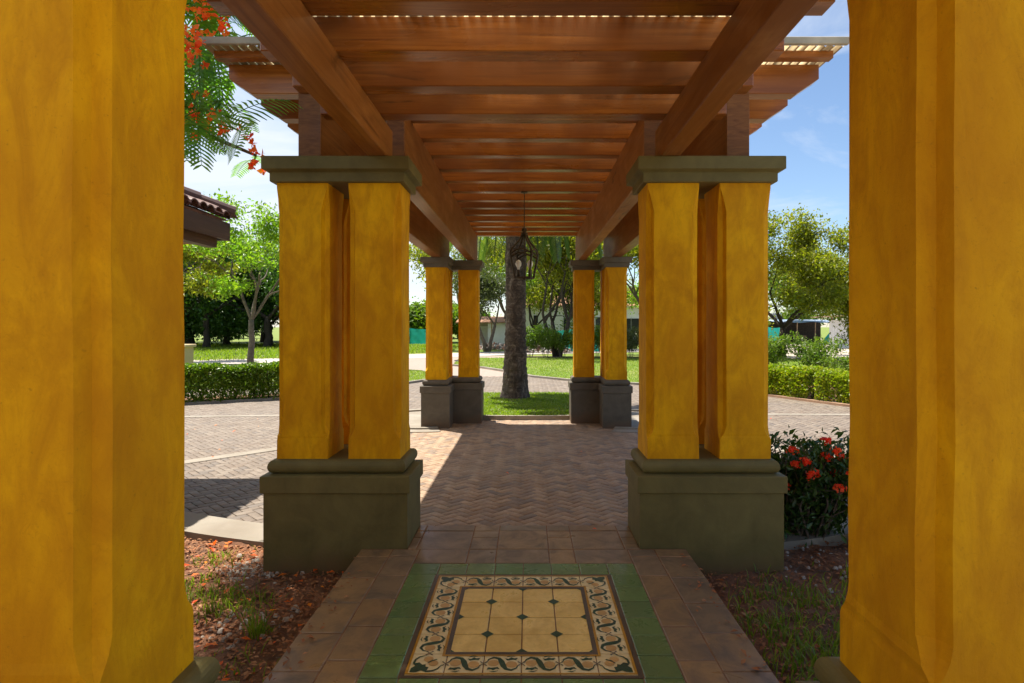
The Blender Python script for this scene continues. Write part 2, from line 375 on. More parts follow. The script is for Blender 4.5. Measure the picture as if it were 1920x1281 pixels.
def grow(g, p, d, L, r, depth, maxd, spread, lift, paths, tips, kids=(2, 4), shrink=.72):
    n = 5; pts = [np.array(p, float)]; d = unit(np.array(d, float)); rads = [r]
    for i in range(n):
        d = unit(d + g.normal(0, .13, 3) + np.array((0, 0, lift*.12)))
        pts.append(pts[-1] + d * L / n); rads.append(r * (1 - .42*(i+1)/n))
    paths.append((pts, rads, depth))
    if depth >= maxd:
        tips += pts[1:]; return
    if depth == maxd - 1: tips += pts[3:]
    k = int(g.integers(kids[0], kids[1] + 1)); a0 = g.uniform(0, 6.28)
    for j in range(k):
        a = a0 + j * 6.283 / k + g.normal(0, .35)
        ref = np.array((0, 0, 1.)) if abs(d[2]) < .9 else np.array((1., 0, 0))
        s = unit(np.cross(d, ref)); u = np.cross(s, d)
        sp = spread * g.uniform(.7, 1.25)
        nd_ = d*math.cos(sp) + (s*math.cos(a) + u*math.sin(a))*math.sin(sp)
        i0 = int(g.integers(3, n + 1)) if j else n
        grow(g, pts[i0], nd_, L*shrink*g.uniform(.8, 1.15), rads[i0]*.72, depth+1, maxd, spread, lift, paths, tips, kids, shrink)

def tree(name, base, label, cat, trunk_h, L, r, leafmat, leaf_size, per_tip, seed, group=None, maxd=4, spread=.6, lift=.35,
         bark='bark', sigma=.35, kids=(2, 3), stems=1, lean=(0, 0), flat=1.0, upbias=.8, shrink=.74, ratio=.5):
    g = np.random.default_rng(seed); base = np.array(base, float)
    t = thing(name, base, label, cat, group)
    paths, tips = [], []
    for k in range(stems):
        a = 6.283*k/stems + g.uniform(0, 1)
        off = np.array((math.cos(a), math.sin(a), 0)) * (.12 if stems > 1 else 0)
        lean2 = np.array((lean[0] + (math.cos(a)*.35 if stems > 1 else 0), lean[1] + (math.sin(a)*.35 if stems > 1 else 0), 1.))
        pts = [base + off + np.array((0, 0, -.1))]; rads = [r*1.35]
        for i in range(1, 6):
            pts.append(base + off + lean2*trunk_h*i/5 + g.normal(0, r*.16, 3)*(i < 5)); rads.append(r*(1 - .25*i/5))
        paths.append((pts, rads, 0))
        n0 = int(g.integers(3, 5)) if stems == 1 else 2
        for j in range(n0):
            aa = 6.283*j/n0 + g.uniform(0, .9); sp = spread*g.uniform(.7, 1.2)
            dd = np.array((math.cos(aa)*math.sin(sp), math.sin(aa)*math.sin(sp), math.cos(sp))) + np.array((*lean, 0))*.4
            grow(g, pts[-1] if j else pts[-1], dd, L*g.uniform(.85, 1.15), rads[-1]*.7, 1, maxd, spread, lift, paths, tips, kids, shrink)
    mb = MB()
    for pts, rads, dep in paths:
        mb.tube(pts, [max(q, .008) for q in rads], 9 if dep == 0 else (6 if dep < 3 else 4), cap=dep == 0)
    tr = mb.build('trunk', M[bark], t, True)
    T = np.array(tips); T = T[g.integers(0, len(T), int(len(T)*per_tip))]
    P = T + g.normal(0, 1, T.shape) * sigma * np.array((1, 1, .7*flat))
    V, F = leaves(P, leaf_size, g, upbias, ratio)
    np_obj('crown', V, F, M[leafmat], t)
    return t

# ------------------------------------------------------------------ GROUND AND SETTING
GZ = -.30      # general ground level; walkway tiles are z = 0
PZ = -.26      # paving level
def sheet(name, poly, z, mat, parent=None, kind='structure', thick=0.0):
    mb = MB()
    if thick: mb.prism(poly, z - thick, z)
    else: mb.add([(x, y, z) for x, y in poly], [tuple(range(len(poly)))])
    o = mb.build(name, mat, parent)
    if parent is None and kind: tag(o, kind=kind)
    return o
sheet('ground', [(-500,-120),(500,-120),(500,600),(-500,600)], GZ, M['grass_ground'])
ctr = np.array((0., 14.))
def arc(r, a0, a1, n): return [(ctr[0] + r*math.cos(R(a0+(a1-a0)*i/n)), ctr[1] + r*math.sin(R(a0+(a1-a0)*i/n))) for i in range(n+1)]
sheet('road', [(-14,4.0),(14,4.0),(14,19),(4.5,30),(-1.5,40),(-12,37.5),(-14,30)], PZ - .018, M['road'])
def ribbon(pts, w):
    pts = [np.array(p, float) for p in pts]; L = []; Rr = []
    for i, p in enumerate(pts):
        t = pts[min(i+1, len(pts)-1)] - pts[max(i-1, 0)]; n = np.array((-t[1], t[0]))/np.hypot(*t)
        L.append(tuple(p + n*w/2)); Rr.append(tuple(p - n*w/2))
    return L, Rr
def ribbon_obj(name, pts, w, z0, z1, mat, parent=None):
    L, Rr = ribbon(pts, w); mb = MB()
    for i in range(len(L)-1):
        q = [Rr[i], Rr[i+1], L[i+1], L[i]]
        vs = [(x, y, z0) for x, y in q] + [(x, y, z1) for x, y in q]
        fs = [(4,5,6,7), (0,1,5,4), (2,3,7,6)]
        if i == 0: fs.append((3,0,4,7))
        if i == len(L)-2: fs.append((1,2,6,5))
        mb.add(vs, fs)
    return mb.build(name, mat, parent)
tag(ribbon_obj('far_road', [(-70,22),(-22,31.8),(-13,35.5),(-8,39.5),(0,45),(12,50),(30,54),(60,57)], 5.0, PZ-.03, PZ-.008, M['far_road']), kind='structure')
sheet('added_forecourt', [(-14,-40),(14,-40),(14,4.0),(-14,4.0)], PZ - .02, M['pale_gravel'])  # unseen pale ground added behind the camera to bounce light under the roofs
sheet('dirt_lot', [(14,37),(70,34),(70,95),(22,95),(16,60)], PZ - .002, M['lot'])
sheet('plaza', arc(9.95, -26, 206, 50) + arc(8.7, 207, 333, 40), PZ - .012, M['joint'])

def bricks(name, inside, x0, x1, y0, y1, z, mat, ang=45, w=.1, gap=.0035, g=None):
    """herringbone pavers as real chamfered bricks"""
    g = g or np.random.default_rng(3)
    c, s = math.cos(R(ang)), math.sin(R(ang)); mx, my = (x0+x1)/2, (y0+y1)/2
    n = int(math.hypot(x1-x0, y1-y0)/w/2)+4
    I, J = np.meshgrid(np.arange(-n, n), np.arange(-n, n)); I = I.ravel(); J = J.ravel(); d = (I - J) % 4
    rect = []
    for sel, lx, ly in ((d == 0, 2, 1), (d == 3, 1, 2)):
        a = np.stack([I[sel]*w, J[sel]*w, (I[sel]+lx)*w, (J[sel]+ly)*w], 1); rect.append(a)
    Q = np.concatenate(rect); cx = (Q[:,0]+Q[:,2])/2; cy = (Q[:,1]+Q[:,3])/2
    X = mx + c*cx - s*cy; Y = my + s*cx + c*cy
    k = (X > x0) & (X < x1) & (Y > y0) & (Y < y1); k &= inside(X, Y); Q = Q[k]; m = len(Q)
    zz = g.uniform(-.002, .002, (m, 1)); tilt = g.normal(0, .004, (m, 2))
    lay = []
    for e, dz in ((gap, -.010), (gap, -.004), (gap + .005, 0)):
        x = np.stack([Q[:,0]+e, Q[:,2]-e, Q[:,2]-e, Q[:,0]+e], 1); y = np.stack([Q[:,1]+e, Q[:,1]+e, Q[:,3]-e, Q[:,3]-e], 1)
        zc = z + dz + zz + (x - x.mean(1, keepdims=True))*tilt[:, :1] + (y - y.mean(1, keepdims=True))*tilt[:, 1:]
        lay.append(np.stack([mx + c*x - s*y, my + s*x + c*y, zc], 2))
    V = np.concatenate(lay, 1).reshape(-1, 3); b = np.arange(m)[:, None]*12
    pat = [[8,9,10,11]]
    for l in (0, 4): pat += [[l+i, l+(i+1) % 4, l+4+(i+1) % 4, l+4+i] for i in range(4)]
    F = np.concatenate([b + np.array([q]) for q in pat], 1).reshape(-1, 4)
    return tag(np_obj(name, V, F, mat), kind='structure')
rad = lambda X, Y: np.hypot(X - ctr[0], Y - ctr[1])
pav = lambda X, Y: (np.abs(X) < 2.15) & (Y > 5.36) & (Y < 12.86)
bricks('pavilion_paving', pav, -2.4, 2.4, 5.2, 13, PZ + .002, M['brick_brown'])
isl = lambda X, Y: (np.abs(X + .05)/2.2)**2.6 + (np.abs(Y - 15.1)/2.2)**2.6 < 1
bricks('plaza_paving', lambda X, Y: (rad(X, Y) < np.where(Y > 10.1, 9.9, 8.62)) & ~pav(X, Y) & ~isl(X, Y) & ~((Y > 13.2) & (np.abs(X) > 8.9)), -10, 10, 5, 24.2, PZ, M['brick_grey'])
# pale concrete bands set into the paving
for nm, pts, w in (('paving_band', [(-6.5,7.5),(-2.55,11.45)], .24), ('paving_band', [(-9.6,13.15),(-2.7,13.75)], .2), ('paving_band', [(9.6,13.55),(2.7,13.75)], .2), ('paving_band', [(6.5,7.5),(2.55,11.45)], .24)):
    tag(ribbon_obj(nm, pts, w, PZ - .02, PZ + .008, M['concrete']), kind='structure')
for sx in (-1, 1):
    mb = MB()
    for r0, r1, h in ((0, 1.22, .012), (1.22, 1.34, .045), (1.34, 1.62, .016)):
        N = 40
        for i in range(N):
            a, b2 = 2*math.pi*i/N, 2*math.pi*(i+1)/N
            q = [(r0, a), (r1, a), (r1, b2), (r0, b2)]
            pq = [(sx*2.15 + r*math.cos(t), 12.95 + r*math.sin(t)) for r, t in q]
            if r0 == 0: pq = pq[1:]
            if all(abs(x) > 1.55 for x, y in pq):
                mb.prism(pq, PZ - .02, PZ + h)
    tag(mb.build('concrete_pad', M['concrete']), kind='structure')
# kerb between planting bed and plaza (ring, broken by the walkway)
for a0, a1 in ((205, 264), (276, 335)):
    pts = arc(8.79, a0, a1, 30)
    o = ribbon_obj('kerb', pts, .42, -.42, -.145, M['concrete']); tag(o, kind='structure')
# planting bed soil
x_in = 4.7
bed = [(-x_in, -4), (x_in, -4)] + [(x, 14 - math.sqrt(8.95**2 - x*x)) for x in np.linspace(x_in, -x_in, 25)]
def soil_bed():
    nx, ny = 190, 190; xs = np.linspace(-x_in, x_in, nx); ys = np.linspace(-3, 6.6, ny)
    X, Y = np.meshgrid(xs, ys); g = np.random.default_rng(5)
    Z = np.full_like(X, -.205)
    for k in range(26):
        fx, fy, ph = g.normal(0, 5 + k*.5), g.normal(0, 5 + k*.5), g.uniform(0, 6.28); Z += .0045*np.sin(fx*X + fy*Y + ph)
    Z += g.normal(0, .003, Z.shape)
    V = np.stack([X, Y, Z], 2).reshape(-1, 3); i = np.arange(nx*ny).reshape(ny, nx)
    F = np.stack([i[:-1,:-1], i[:-1,1:], i[1:,1:], i[1:,:-1]], 2).reshape(-1, 4)
    cen = V[F].mean(1); ok = (np.hypot(cen[:,0], cen[:,1]-14) > 8.9)
    o = np_obj('soil_bed', V, F[ok], M['soil'], smooth=True); return tag(o, kind='structure')
soil_bed()
# lawns
def lawn(name, poly, z=-.215):
    o = sheet(name, poly, z, M['grass_ground'], thick=.1); return o
LAWN_R = [(-4.2,36.6),(-3.8,30.2),(-2.2,28.6),(-.95,26.3),(.2,23.5),(1.57,21.9),(3.8,20.5),(7,19.6),(11,20.2),(15,24),(16,36.6)]
LAWN_L = [(-13,23.5),(-6.2,27.0),(-4.6,26.2),(-3.7,24.4),(-3.5,22.4),(-4.3,20.7),(-8,19.6),(-13,18.8)]
lawn('lawn', LAWN_R[::-1]); lawn('lawn', LAWN_L[::-1])
tag(ribbon_obj('kerb', LAWN_R[1:10], .16, -.34, -.185, M['concrete']), kind='structure')
tag(ribbon_obj('kerb', LAWN_L[1:7], .16, -.34, -.185, M['concrete']), kind='structure')
N = 48
ISL = []
for i in range(N):
    a = 2*math.pi*i/N; cx, sy = math.cos(a), math.sin(a); e = 2/3.2
    ISL.append((-.05 + 2.2*math.copysign(abs(cx)**e, cx), 15.1 + 2.2*math.copysign(abs(sy)**e, sy)))
lawn('lawn', ISL, -.185)
tag(ribbon_obj('kerb', ISL + ISL[:1], .10, -.34, -.165, M['concrete']), kind='structure')
sheet('planting_bed', [(-.6,36.4),(13,35.4),(13,37.4),(-.6,38.4)], -.205, M['mulch'])
sheet('planting_bed', [(-11.5,14.6),(-6.0,17.2),(-6.3,18.3),(-11.6,16)], -.255, M['soil'])
sheet('planting_bed', [(6.1,18.9),(10.2,13.6),(13,16),(12,22),(7,21)], -.235, M['soil'])
tag(ribbon_obj('kerb', [(6.2,18.5),(7.05,17.1),(8.1,15.05),(9.6,13.0)], .14, -.34, -.20, M['clay_kerb']), kind='structure')
tag(ribbon_obj('kerb', [(-11.5,14.35),(-9.0,15.45),(-6.9,16.5),(-5.9,17.1)], .12, -.34, -.215, M['concrete']), kind='structure')

def blades(name, pts, h, g, mat='blade', parent=None, spread=.5, w=.006):
    n = len(pts); a = g.uniform(0, 6.28, n); hh = h*g.uniform(.5, 1.3, n)
    d = np.stack([np.cos(a), np.sin(a), np.zeros(n)], 1); s = np.stack([-np.sin(a), np.cos(a), np.zeros(n)], 1)
    sp = spread*g.uniform(.3, 1.3, n)[:, None]; up = np.array((0, 0, 1.))
    wv = w*g.uniform(.6, 1.4, n)[:, None]
    b0 = pts - s*wv; b1 = pts + s*wv; m = pts + up*hh[:, None]*.6 + d*sp*hh[:, None]*.35; t = pts + up*hh[:, None]*.95 + d*sp*hh[:, None]
    V = np.stack([b0, b1, m + s*wv*.8, t, m - s*wv*.8], 1).reshape(-1, 3); k = np.arange(n)[:, None]*5
    F = np.concatenate([k + np.array([[0,1,2]]), k + np.array([[0,2,4]]), k + np.array([[4,2,3]])], 1).reshape(-1, 3)
    return np_obj(name, V, F, M[mat], parent)
def in_poly(P, poly):
    poly = np.array(poly); x, y = P[:, 0], P[:, 1]; c = np.zeros(len(P), bool); j = len(poly) - 1
    for i in range(len(poly)):
        xi, yi = poly[i]; xj, yj = poly[j]
        c ^= ((yi > y) != (yj > y)) & (x < (xj - xi)*(y - yi)/(yj - yi + 1e-12) + xi); j = i
    return c
def scatter_poly(poly, n, g, z):
    a = np.array(poly); P = g.uniform(a.min(0), a.max(0), (n, 2)); P = P[in_poly(P, poly)]
    return np.column_stack([P, np.full(len(P), z)])
g = np.random.default_rng(11)
turf = [scatter_poly(ISL, 30000, g, -.185), scatter_poly(LAWN_R, 60000, g, -.215), scatter_poly(LAWN_L, 20000, g, -.215)]
o = blades('grass', np.concatenate(turf), .055, g, spread=.8, w=.009); tag(o, 'short green lawn grass round the palm and on both lawns', 'grass', kind='stuff')

P = scatter_poly([(-40,30),(-18,34.5),(-11,40),(-6,47),(-6,62),(-40,66)], 42000, g, GZ)
o = blades('meadow_grass', P, .20, g, spread=.7, w=.022); tag(o, 'rough bright meadow grass between the far road and the grove', 'grass', kind='stuff')
# ------------------------------------------------------------------ WALKWAY FLOOR (path)
path = bpy.data.objects.new('path', None); COL.objects.link(path); tag(path, kind='structure')
PW = 1.31
mb = MB()
mb.box(-PW+.004, PW-.004, 2.0, 4.771, -.45, -.0045); mb.box(-.936, .936, -3.5, 2.0, -.45, -.0045); mb.box(-.936, .936, 4.771, 5.33, -.45, -.0045)
mb.build('slab', M['grout'], path)
def tiles(rects, z=0.0, gap=.003, g=None, wob=.0012, mi=0, mb=None):
    mb = mb or MB(); g = g or np.random.default_rng(2)
    for x0, x1, y0, y1 in rects:
        dz = z + g.uniform(-wob, wob)
        e = gap; b = .004
        vs = []
        for q, zz in ((e, dz - .022), (e, dz - .003), (e + b, dz)):
            vs += [(x0+q,y0+q,zz),(x1-q,y0+q,zz),(x1-q,y1-q,zz),(x0+q,y1-q,zz)]
        fs = [(8,9,10,11)] + [(l+i, l+(i+1) % 4, l+4+(i+1) % 4, l+4+i) for l in (0, 4) for i in range(4)]
        mb.add(vs, fs, mi)
    return mb
PX0, PX1, PY0, PY1 = -.605, .605, 3.045, 4.255; TS = .2017     # patterned panel
G0 = .025; GB = .2017
brown = []
# far strip (rows across) beyond the green band
ys_far = [4.475, 4.757, 5.18, 5.33]
for ri in range(3):
    edges = [-.936, -.865, -.436, -.215, .20, .40, .815, .936] if ri != 1 else [-.936, -.865, -.436, -.215, .20, .40, .815, .936]
    lim = .936 if ri > 0 else .832
    ed = [e for e in edges if abs(e) <= lim + .05]
    if ri == 0: ed = [-.832, -.436, -.215, .20, .40, .832]
    for a, b in zip(ed[:-1], ed[1:]):
        y0, y1 = ys_far[ri], ys_far[ri+1]
        if ri == 1 and b - a < .3: brown += [(a, b, y0, (y0+y1)/2 + .05), (a, b, (y0+y1)/2 + .05, y1)]
        else: brown.append((a, b, y0, y1))
g = np.random.default_rng(4)
for s in (-1, 1):
    for c0, c1, off in ((.832, 1.048, .10), (1.048, 1.308, -.06)):
        y = 2.0; first = True; ystop = 4.757
        while y < ystop - .02:
            step = (.36 if c1 < 1.2 else .38) + (off if first else 0); first = False
            y1 = min(y + step, ystop)
            if ystop - y1 < .12: y1 = ystop
            brown.append((min(s*c0, s*c1), max(s*c0, s*c1), y, y1)); y = y1
for y in np.arange(-3.4, 2.0 - .01, .36):
    for a, b in zip([-.93, -.62, -.31, 0, .31, .62], [-.62, -.31, 0, .31, .62, .93]): brown.append((a, b, y, min(y+.36, 2.0)))
for a, b in zip(np.linspace(-.832, .832, 5)[:-1], np.linspace(-.832, .832, 5)[1:]):
    brown.append((a, b, 2.0, 2.41)); brown.append((a, b, 2.41, 2.815))
tiles(brown, 0, .0055, g, .002).build('brown_tile_surround', M['terracotta'], path)
gx = PX1 + G0; gy0, gy1 = PY0 - G0, PY1 + G0
green = []
n = 8
ex = np.linspace(-gx - GB, gx + GB, n + 1)
for a, b in zip(ex[:-1], ex[1:]): green += [(a, b, gy1, gy1 + GB*.97), (a, b, gy0 - GB, gy0)]
ey = np.linspace(gy0, gy1, 7)
for a, b in zip(ey[:-1], ey[1:]): green += [(-gx - GB, -gx, a, b), (gx, gx + GB, a, b)]
tiles(green, .0005, .003, g, .0015).build('green_tile_band', M['green_tile'], path)
# dark frame round the patterned panel
mb = MB()
for a in ((-gx+.002, PX0-.001, gy0+.002, gy1-.002), (PX1+.001, gx-.002, gy0+.002, gy1-.002), (PX0, PX1, gy0+.002, PY0-.001), (PX0, PX1, PY1+.001, gy1-.002)):
    mb.box(a[0], a[1], a[2], a[3], -.02, -.001)
# panel: index cells 6 x 6
field, border = [], []
for i in range(6):
    for j in range(6):
        r = (PX0 + i*TS, PX0 + (i+1)*TS, PY0 + j*TS, PY0 + (j+1)*TS)
        (field if 0 < i < 5 and 0 < j < 5 else border).append(r)
panel = tiles(border, 0, .0026, g, .0006).build('patterned_tile_panel', M['ivory_tile'], path)
tiles(field, 0, .0036, g, .0010).build('field_tiles', M['cream_tile'], panel)
ink = MB()   # 0 green 1 peach 2 gold 3 dark
Zi = .0022
def flat(pts, mi, z=Zi):
    ink.add([(x, y, z) for x, y in pts], [tuple(range(len(pts)))], mi)
def strip(path2, ws, mi, z=Zi):
    P = [np.array(p, float) for p in path2]; n = len(P); L, Rr = [], []
    for i in range(n):
        t = P[min(i+1, n-1)] - P[max(i-1, 0)]; t /= np.hypot(*t) + 1e-9; q = np.array((-t[1], t[0]))
        L.append(P[i] + q*ws[i]); Rr.append(P[i] - q*ws[i])
    for i in range(n-1): flat([Rr[i], Rr[i+1], L[i+1], L[i]], mi, z)
def disc(c, r, mi, z, n=14, sy=1): flat([(c[0] + r*math.cos(6.283*k/n), c[1] + sy*r*math.sin(6.283*k/n)) for k in range(n)], mi, z)
def border_motif(cx, cy, rot):
    c, s = math.cos(rot), math.sin(rot)
    T = lambda p: (cx + TS*(p[0]*c - p[1]*s), cy + TS*(p[0]*s + p[1]*c))
    disc(T((-.24, .03)), TS*.15, 1, Zi - .0006); disc(T((.24, -.03)), TS*.15, 1, Zi - .0006)
    # bold S scroll from upper left to lower right, swelling in the middle
    pts = [(-.42, .05), (-.37, .20), (-.24, .29), (-.10, .24), (-.03, .10), (.03, -.10), (.10, -.24), (.24, -.29), (.37, -.20), (.42, -.05)]
    w = [.008, .030, .050, .064, .095, .095, .064, .050, .030, .008]
    strip([T(p) for p in pts], [x*TS*.8 for x in w], 0)
    for m in (1, -1):                                   # leaf tongues on the other two corners
        lf = [(.06, .25), (.15, .22), (.23, .30), (.30, .25), (.40, .27), (.36, .17), (.28, .19), (.20, .17), (.12, .15)]
        flat([T((m*x, m*y)) for x, y in (lf if True else lf)], 0)
        strip([T((m*.10, m*.31)), T((m*.2, m*.36)), T((m*.33, m*.34))], [TS*.008, TS*.02, TS*.004], 0)
def x_mark(p, rot):
    for a in (rot + .78, rot - .78):
        d = np.array((math.cos(a), math.sin(a)))*TS*.13; q = np.array(p)
        strip([q - d, q, q + d], [TS*.020, TS*.008, TS*.020], 3, Zi + .0005)
for i in range(1, 5):
    xc = PX0 + (i+.5)*TS
    border_motif(xc, PY0 + .5*TS, 0); border_motif(xc, PY1 - .5*TS, 0)
    border_motif(PX0 + .5*TS, PY0 + (i+.5)*TS, math.pi/2); border_motif(PX1 - .5*TS, PY0 + (i+.5)*TS, math.pi/2)
for i in range(1, 6):
    x_mark((PX0 + i*TS, PY0 + .5*TS), 0); x_mark((PX0 + i*TS, PY1 - .5*TS), 0)
    x_mark((PX0 + .5*TS, PY0 + i*TS), math.pi/2); x_mark((PX1 - .5*TS, PY0 + i*TS), math.pi/2)
for sx, sy in ((-1,-1), (1,-1), (-1,1), (1,1)):         # corner leaf
    cx, cy = sx*(PX1 - .5*TS), (PY0+PY1)/2 + sy*((PY1-PY0)/2 - .5*TS)
    T = lambda p: (cx + sx*TS*p[0], cy + sy*TS*p[1])
    pts = [(-.02,.36),(.10,.30),(.20,.37),(.38,.38),(.37,.20),(.28,.10),(.36,0),(.20,-.06),(.10,.05),(.02,.02),(.0,.14),(-.08,.16),(-.06,.28)]
    flat([T(p) for p in (pts if sx*sy > 0 else pts[::-1])], 0)
    strip([T(p) for p in ((-.40,.05),(-.33,.22),(-.20,.32),(-.02,.35))], [TS*q for q in (.006,.022,.03,.03)], 0)
    strip([T(p) for p in ((.05,-.40),(.22,-.33),(.32,-.20),(.34,-.02))], [TS*q for q in (.006,.022,.03,.03)], 0)
    disc(T((-.18,-.02)), TS*.13, 1, Zi - .0006); disc(T((-.02,-.22)), TS*.13, 1, Zi - .0006)
    strip([T((-.25,-.2)), T((-.12,-.13)), T((-.02,-.02))], [TS*.02, TS*.03, TS*.01], 0)
def frame_strip(x0, x1, y0, y1, w, mi, z):
    flat([(x0,y0),(x1,y0),(x1,y0+w),(x0,y0+w)], mi, z); flat([(x0,y1-w),(x1,y1-w),(x1,y1),(x0,y1)], mi, z)
    flat([(x0,y0+w),(x0+w,y0+w),(x0+w,y1-w),(x0,y1-w)], mi, z); flat([(x1-w,y0+w),(x1,y0+w),(x1,y1-w),(x1-w,y1-w)], mi, z)
frame_strip(PX0+.003, PX1-.003, PY0+.003, PY1-.003, .014, 2, Zi)
frame_strip(PX0+TS-.029, PX1-TS+.029, PY0+TS-.029, PY1-TS+.029, .014, 2, Zi)
frame_strip(PX0+TS-.0145, PX1-TS+.0145, PY0+TS-.0145, PY1-TS+.0145, .026, 3, Zi)
fx0, fx1, fy0, fy1 = PX0+TS+.012, PX1-TS-.012, PY0+TS+.012, PY1-TS-.012
for i in range(5):
    for j in range(5):
        if (i + j) % 2: continue
        cx, cy = PX0 + (i+1)*TS, PY0 + (j+1)*TS; d = .038 if 0 < i < 4 and 0 < j < 4 else .046
        poly = [(cx-d, cy), (cx, cy-d), (cx+d, cy), (cx, cy+d)]
        def clip(poly, f):
            out = []
            for a, b in zip(poly, poly[1:] + poly[:1]):
                fa, fb = f(a), f(b)
                if fa >= 0: out.append(a)
                if fa*fb < 0: t = fa/(fa-fb); out.append((a[0]+(b[0]-a[0])*t, a[1]+(b[1]-a[1])*t))
            return out
        for f in (lambda p: p[0]-fx0, lambda p: fx1-p[0], lambda p: p[1]-fy0, lambda p: fy1-p[1]): poly = clip(poly, f) if poly else poly
        if len(poly) > 2:
            flat(poly, 0)
            if 0 < i < 4 and 0 < j < 4:
                for q in ((cx-d, cy), (cx+d, cy), (cx, cy-d), (cx, cy+d)):
                    pass
for f in [0]:
    ink.build('tile_motifs', [M['ink_green'], M['peach'], M['gold_line'], M['dark_line']], panel)
mb.build('dark_frame', M['dark_line'], path)

# ------------------------------------------------------------------ PAVILION AND WALKWAY (columns, beams, rafters, roofs)
def shaft(mb, x0, x1, y0, y1, zb, zt, c=.056):
    prof = [(zb, .004), (zb+.155, .004), (zb+.172, .010), (zb+.186, .022), (zb+.204, .036), (zb+.23, .046), (zb+.27, c)]
    k = 7
    for i in range(1, k): prof.append((zb+.27 + (zt-.24-zb-.27)*i/k, c))
    prof += [(zt-.24, c), (zt-.19, .046), (zt-.13, .032), (zt-.08, .018), (zt-.045, .006), (zt-.02, .004), (zt, .004)]
    vs = []; g2 = np.random.default_rng(int((x0*7 + y0*13)*100) % 99999)
    for z, cc in prof:
        w = g2.normal(0, .0012, 4) if zb + .1 < z < zt - .1 else np.zeros(4)
        vs += cove_ring(x0+w[0], x1+w[1], y0+w[2], y1+w[3], cc, z)
    fs = [tuple(range(11, -1, -1)), tuple(range((len(prof)-1)*12, len(prof)*12))]
    for i in range(len(prof)-1):
        for q in range(12): fs.append((i*12+q, i*12+(q+1) % 12, i*12+12+(q+1) % 12, i*12+12+q))
    mb.add(vs, fs)
ZB, ZT, CT = .705, 2.968, 3.165
def pier(parent, outline, shafts, zbase, sx, zb=ZB, stone='stone'):
    """outline: CCW polygon hugging the shafts (right-hand side); mirrored when sx < 0"""
    mir = lambda P: [(sx*x, y) for x, y in (P if sx > 0 else P[::-1])]
    o = mir(outline); dz = zb - ZB
    p = MB().sweep_poly(o, [(.075, zbase), (.075, .445 + dz)]).build('pier', M[stone], parent)
    MB().sweep_poly(o, [(.070, .446 + dz), (.092, .447 + dz), (.096, .452 + dz), (.096, .578 + dz), (.092, .583 + dz), (.03, .592 + dz)]).build('plinth_cap', M[stone], p)
    tor = [(.020, .5935 + dz)] + [(.014 + .040*math.sin(math.pi*t), .594 + dz + .108*(1-math.cos(math.pi*t))/2) for t in np.linspace(.12, .92, 10)] + [(.002, zb)]
    t = MB().sweep_poly(o, tor).build('torus_moulding', M[stone], p, False)
    for x0, x1, y0, y1 in shafts:
        mb = MB(); shaft(mb, min(sx*x0, sx*x1), max(sx*x0, sx*x1), y0, y1, zb - .001, ZT)
        mb.build('column_shaft', M['ochre'], p)
    MB().sweep_poly(o, [(-.01, ZT - .004), (.034, ZT - .002), (.040, ZT + .004), (.040, 3.040), (.046, 3.046), (.080, 3.058), (.088, 3.062), (.088, 3.158), (.083, CT)]).build('capital', M[stone], p)
    return p
I0, I1, O0, O1 = 1.013, 1.438, 1.605, 2.025
pv = thing('pavilion', (0, 9, PZ), 'open ochre pavilion with L shaped piers and slatted brown timber roof over the paved entry', 'pavilion')
# near piers (B) and far piers (C): L shaped groups of three shafts
for sx in (-1, 1):
    B = [(I0,4.85),(O1,4.85),(O1,5.875),(O0,5.875),(O0,5.275),(I0,5.275)]
    pier(pv, B, [(I0,I1,4.85,5.275),(O0,O1,4.85,5.275),(O0,O1,5.45,5.875)], -.5, sx)
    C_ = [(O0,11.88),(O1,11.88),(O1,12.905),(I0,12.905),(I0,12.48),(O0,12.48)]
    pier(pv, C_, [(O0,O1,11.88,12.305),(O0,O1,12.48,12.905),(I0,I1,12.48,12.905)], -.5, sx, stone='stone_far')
ZR = 3.776
for sx in (-1, 1):
    for x0, x1, y0 in ((1.092, 1.25, 5.40), (1.715, 1.905, 5.0)):
        a, b = sorted((sx*x0, sx*x1))
        MB().box(a, b, y0, 13.2, CT + .001, ZR - .002, bev=.006).build('beam', M['wood_y'], pv)
XE = 2.53
def rafter(parent, y, x_end, z0, z1, th=.14, cut=.0, name='rafter', mat='wood_x'):
    mb = MB()
    zc = z0 + (z1 - z0)*.52
    if cut: P = [(-x_end+cut, z0), (x_end-cut, z0), (x_end, zc), (x_end, z1), (-x_end, z1), (-x_end, zc)]
    else: P = [(-x_end, z0), (x_end, z0), (x_end, z1), (-x_end, z1)]
    ax, az = 0, (z0+z1)/2; b = .006
    n = len(P); vs = []
    for yy, e in ((y, b), (y+b, 0), (y+th-b, 0), (y+th, b)):
        vs += [(px - math.copysign(e, px), yy, pz + (e if pz < az else -e)) for px, pz in P]
    fs = [tuple(range(n)), tuple(range(4*n-1, 3*n-1, -1))]
    for k in range(3):
        for i in range(n): fs.append((k*n+(i+1) % n, k*n+i, k*n+n+i, k*n+n+(i+1) % n))
    mb.add(vs, fs)
    return mb.build(name, M[mat], parent)
gr = np.random.default_rng(77)
for k in range(14): rafter(pv, 5.055 + .6165*k + gr.normal(0, .006), XE + gr.normal(0, .012), ZR + gr.uniform(0, .006), 4.03, .14 + gr.normal(0, .003), .19)
for y in (4.83, 13.30): rafter(pv, y, XE, 3.985, 4.045, .09, 0, 'edge_board', 'wood_x')
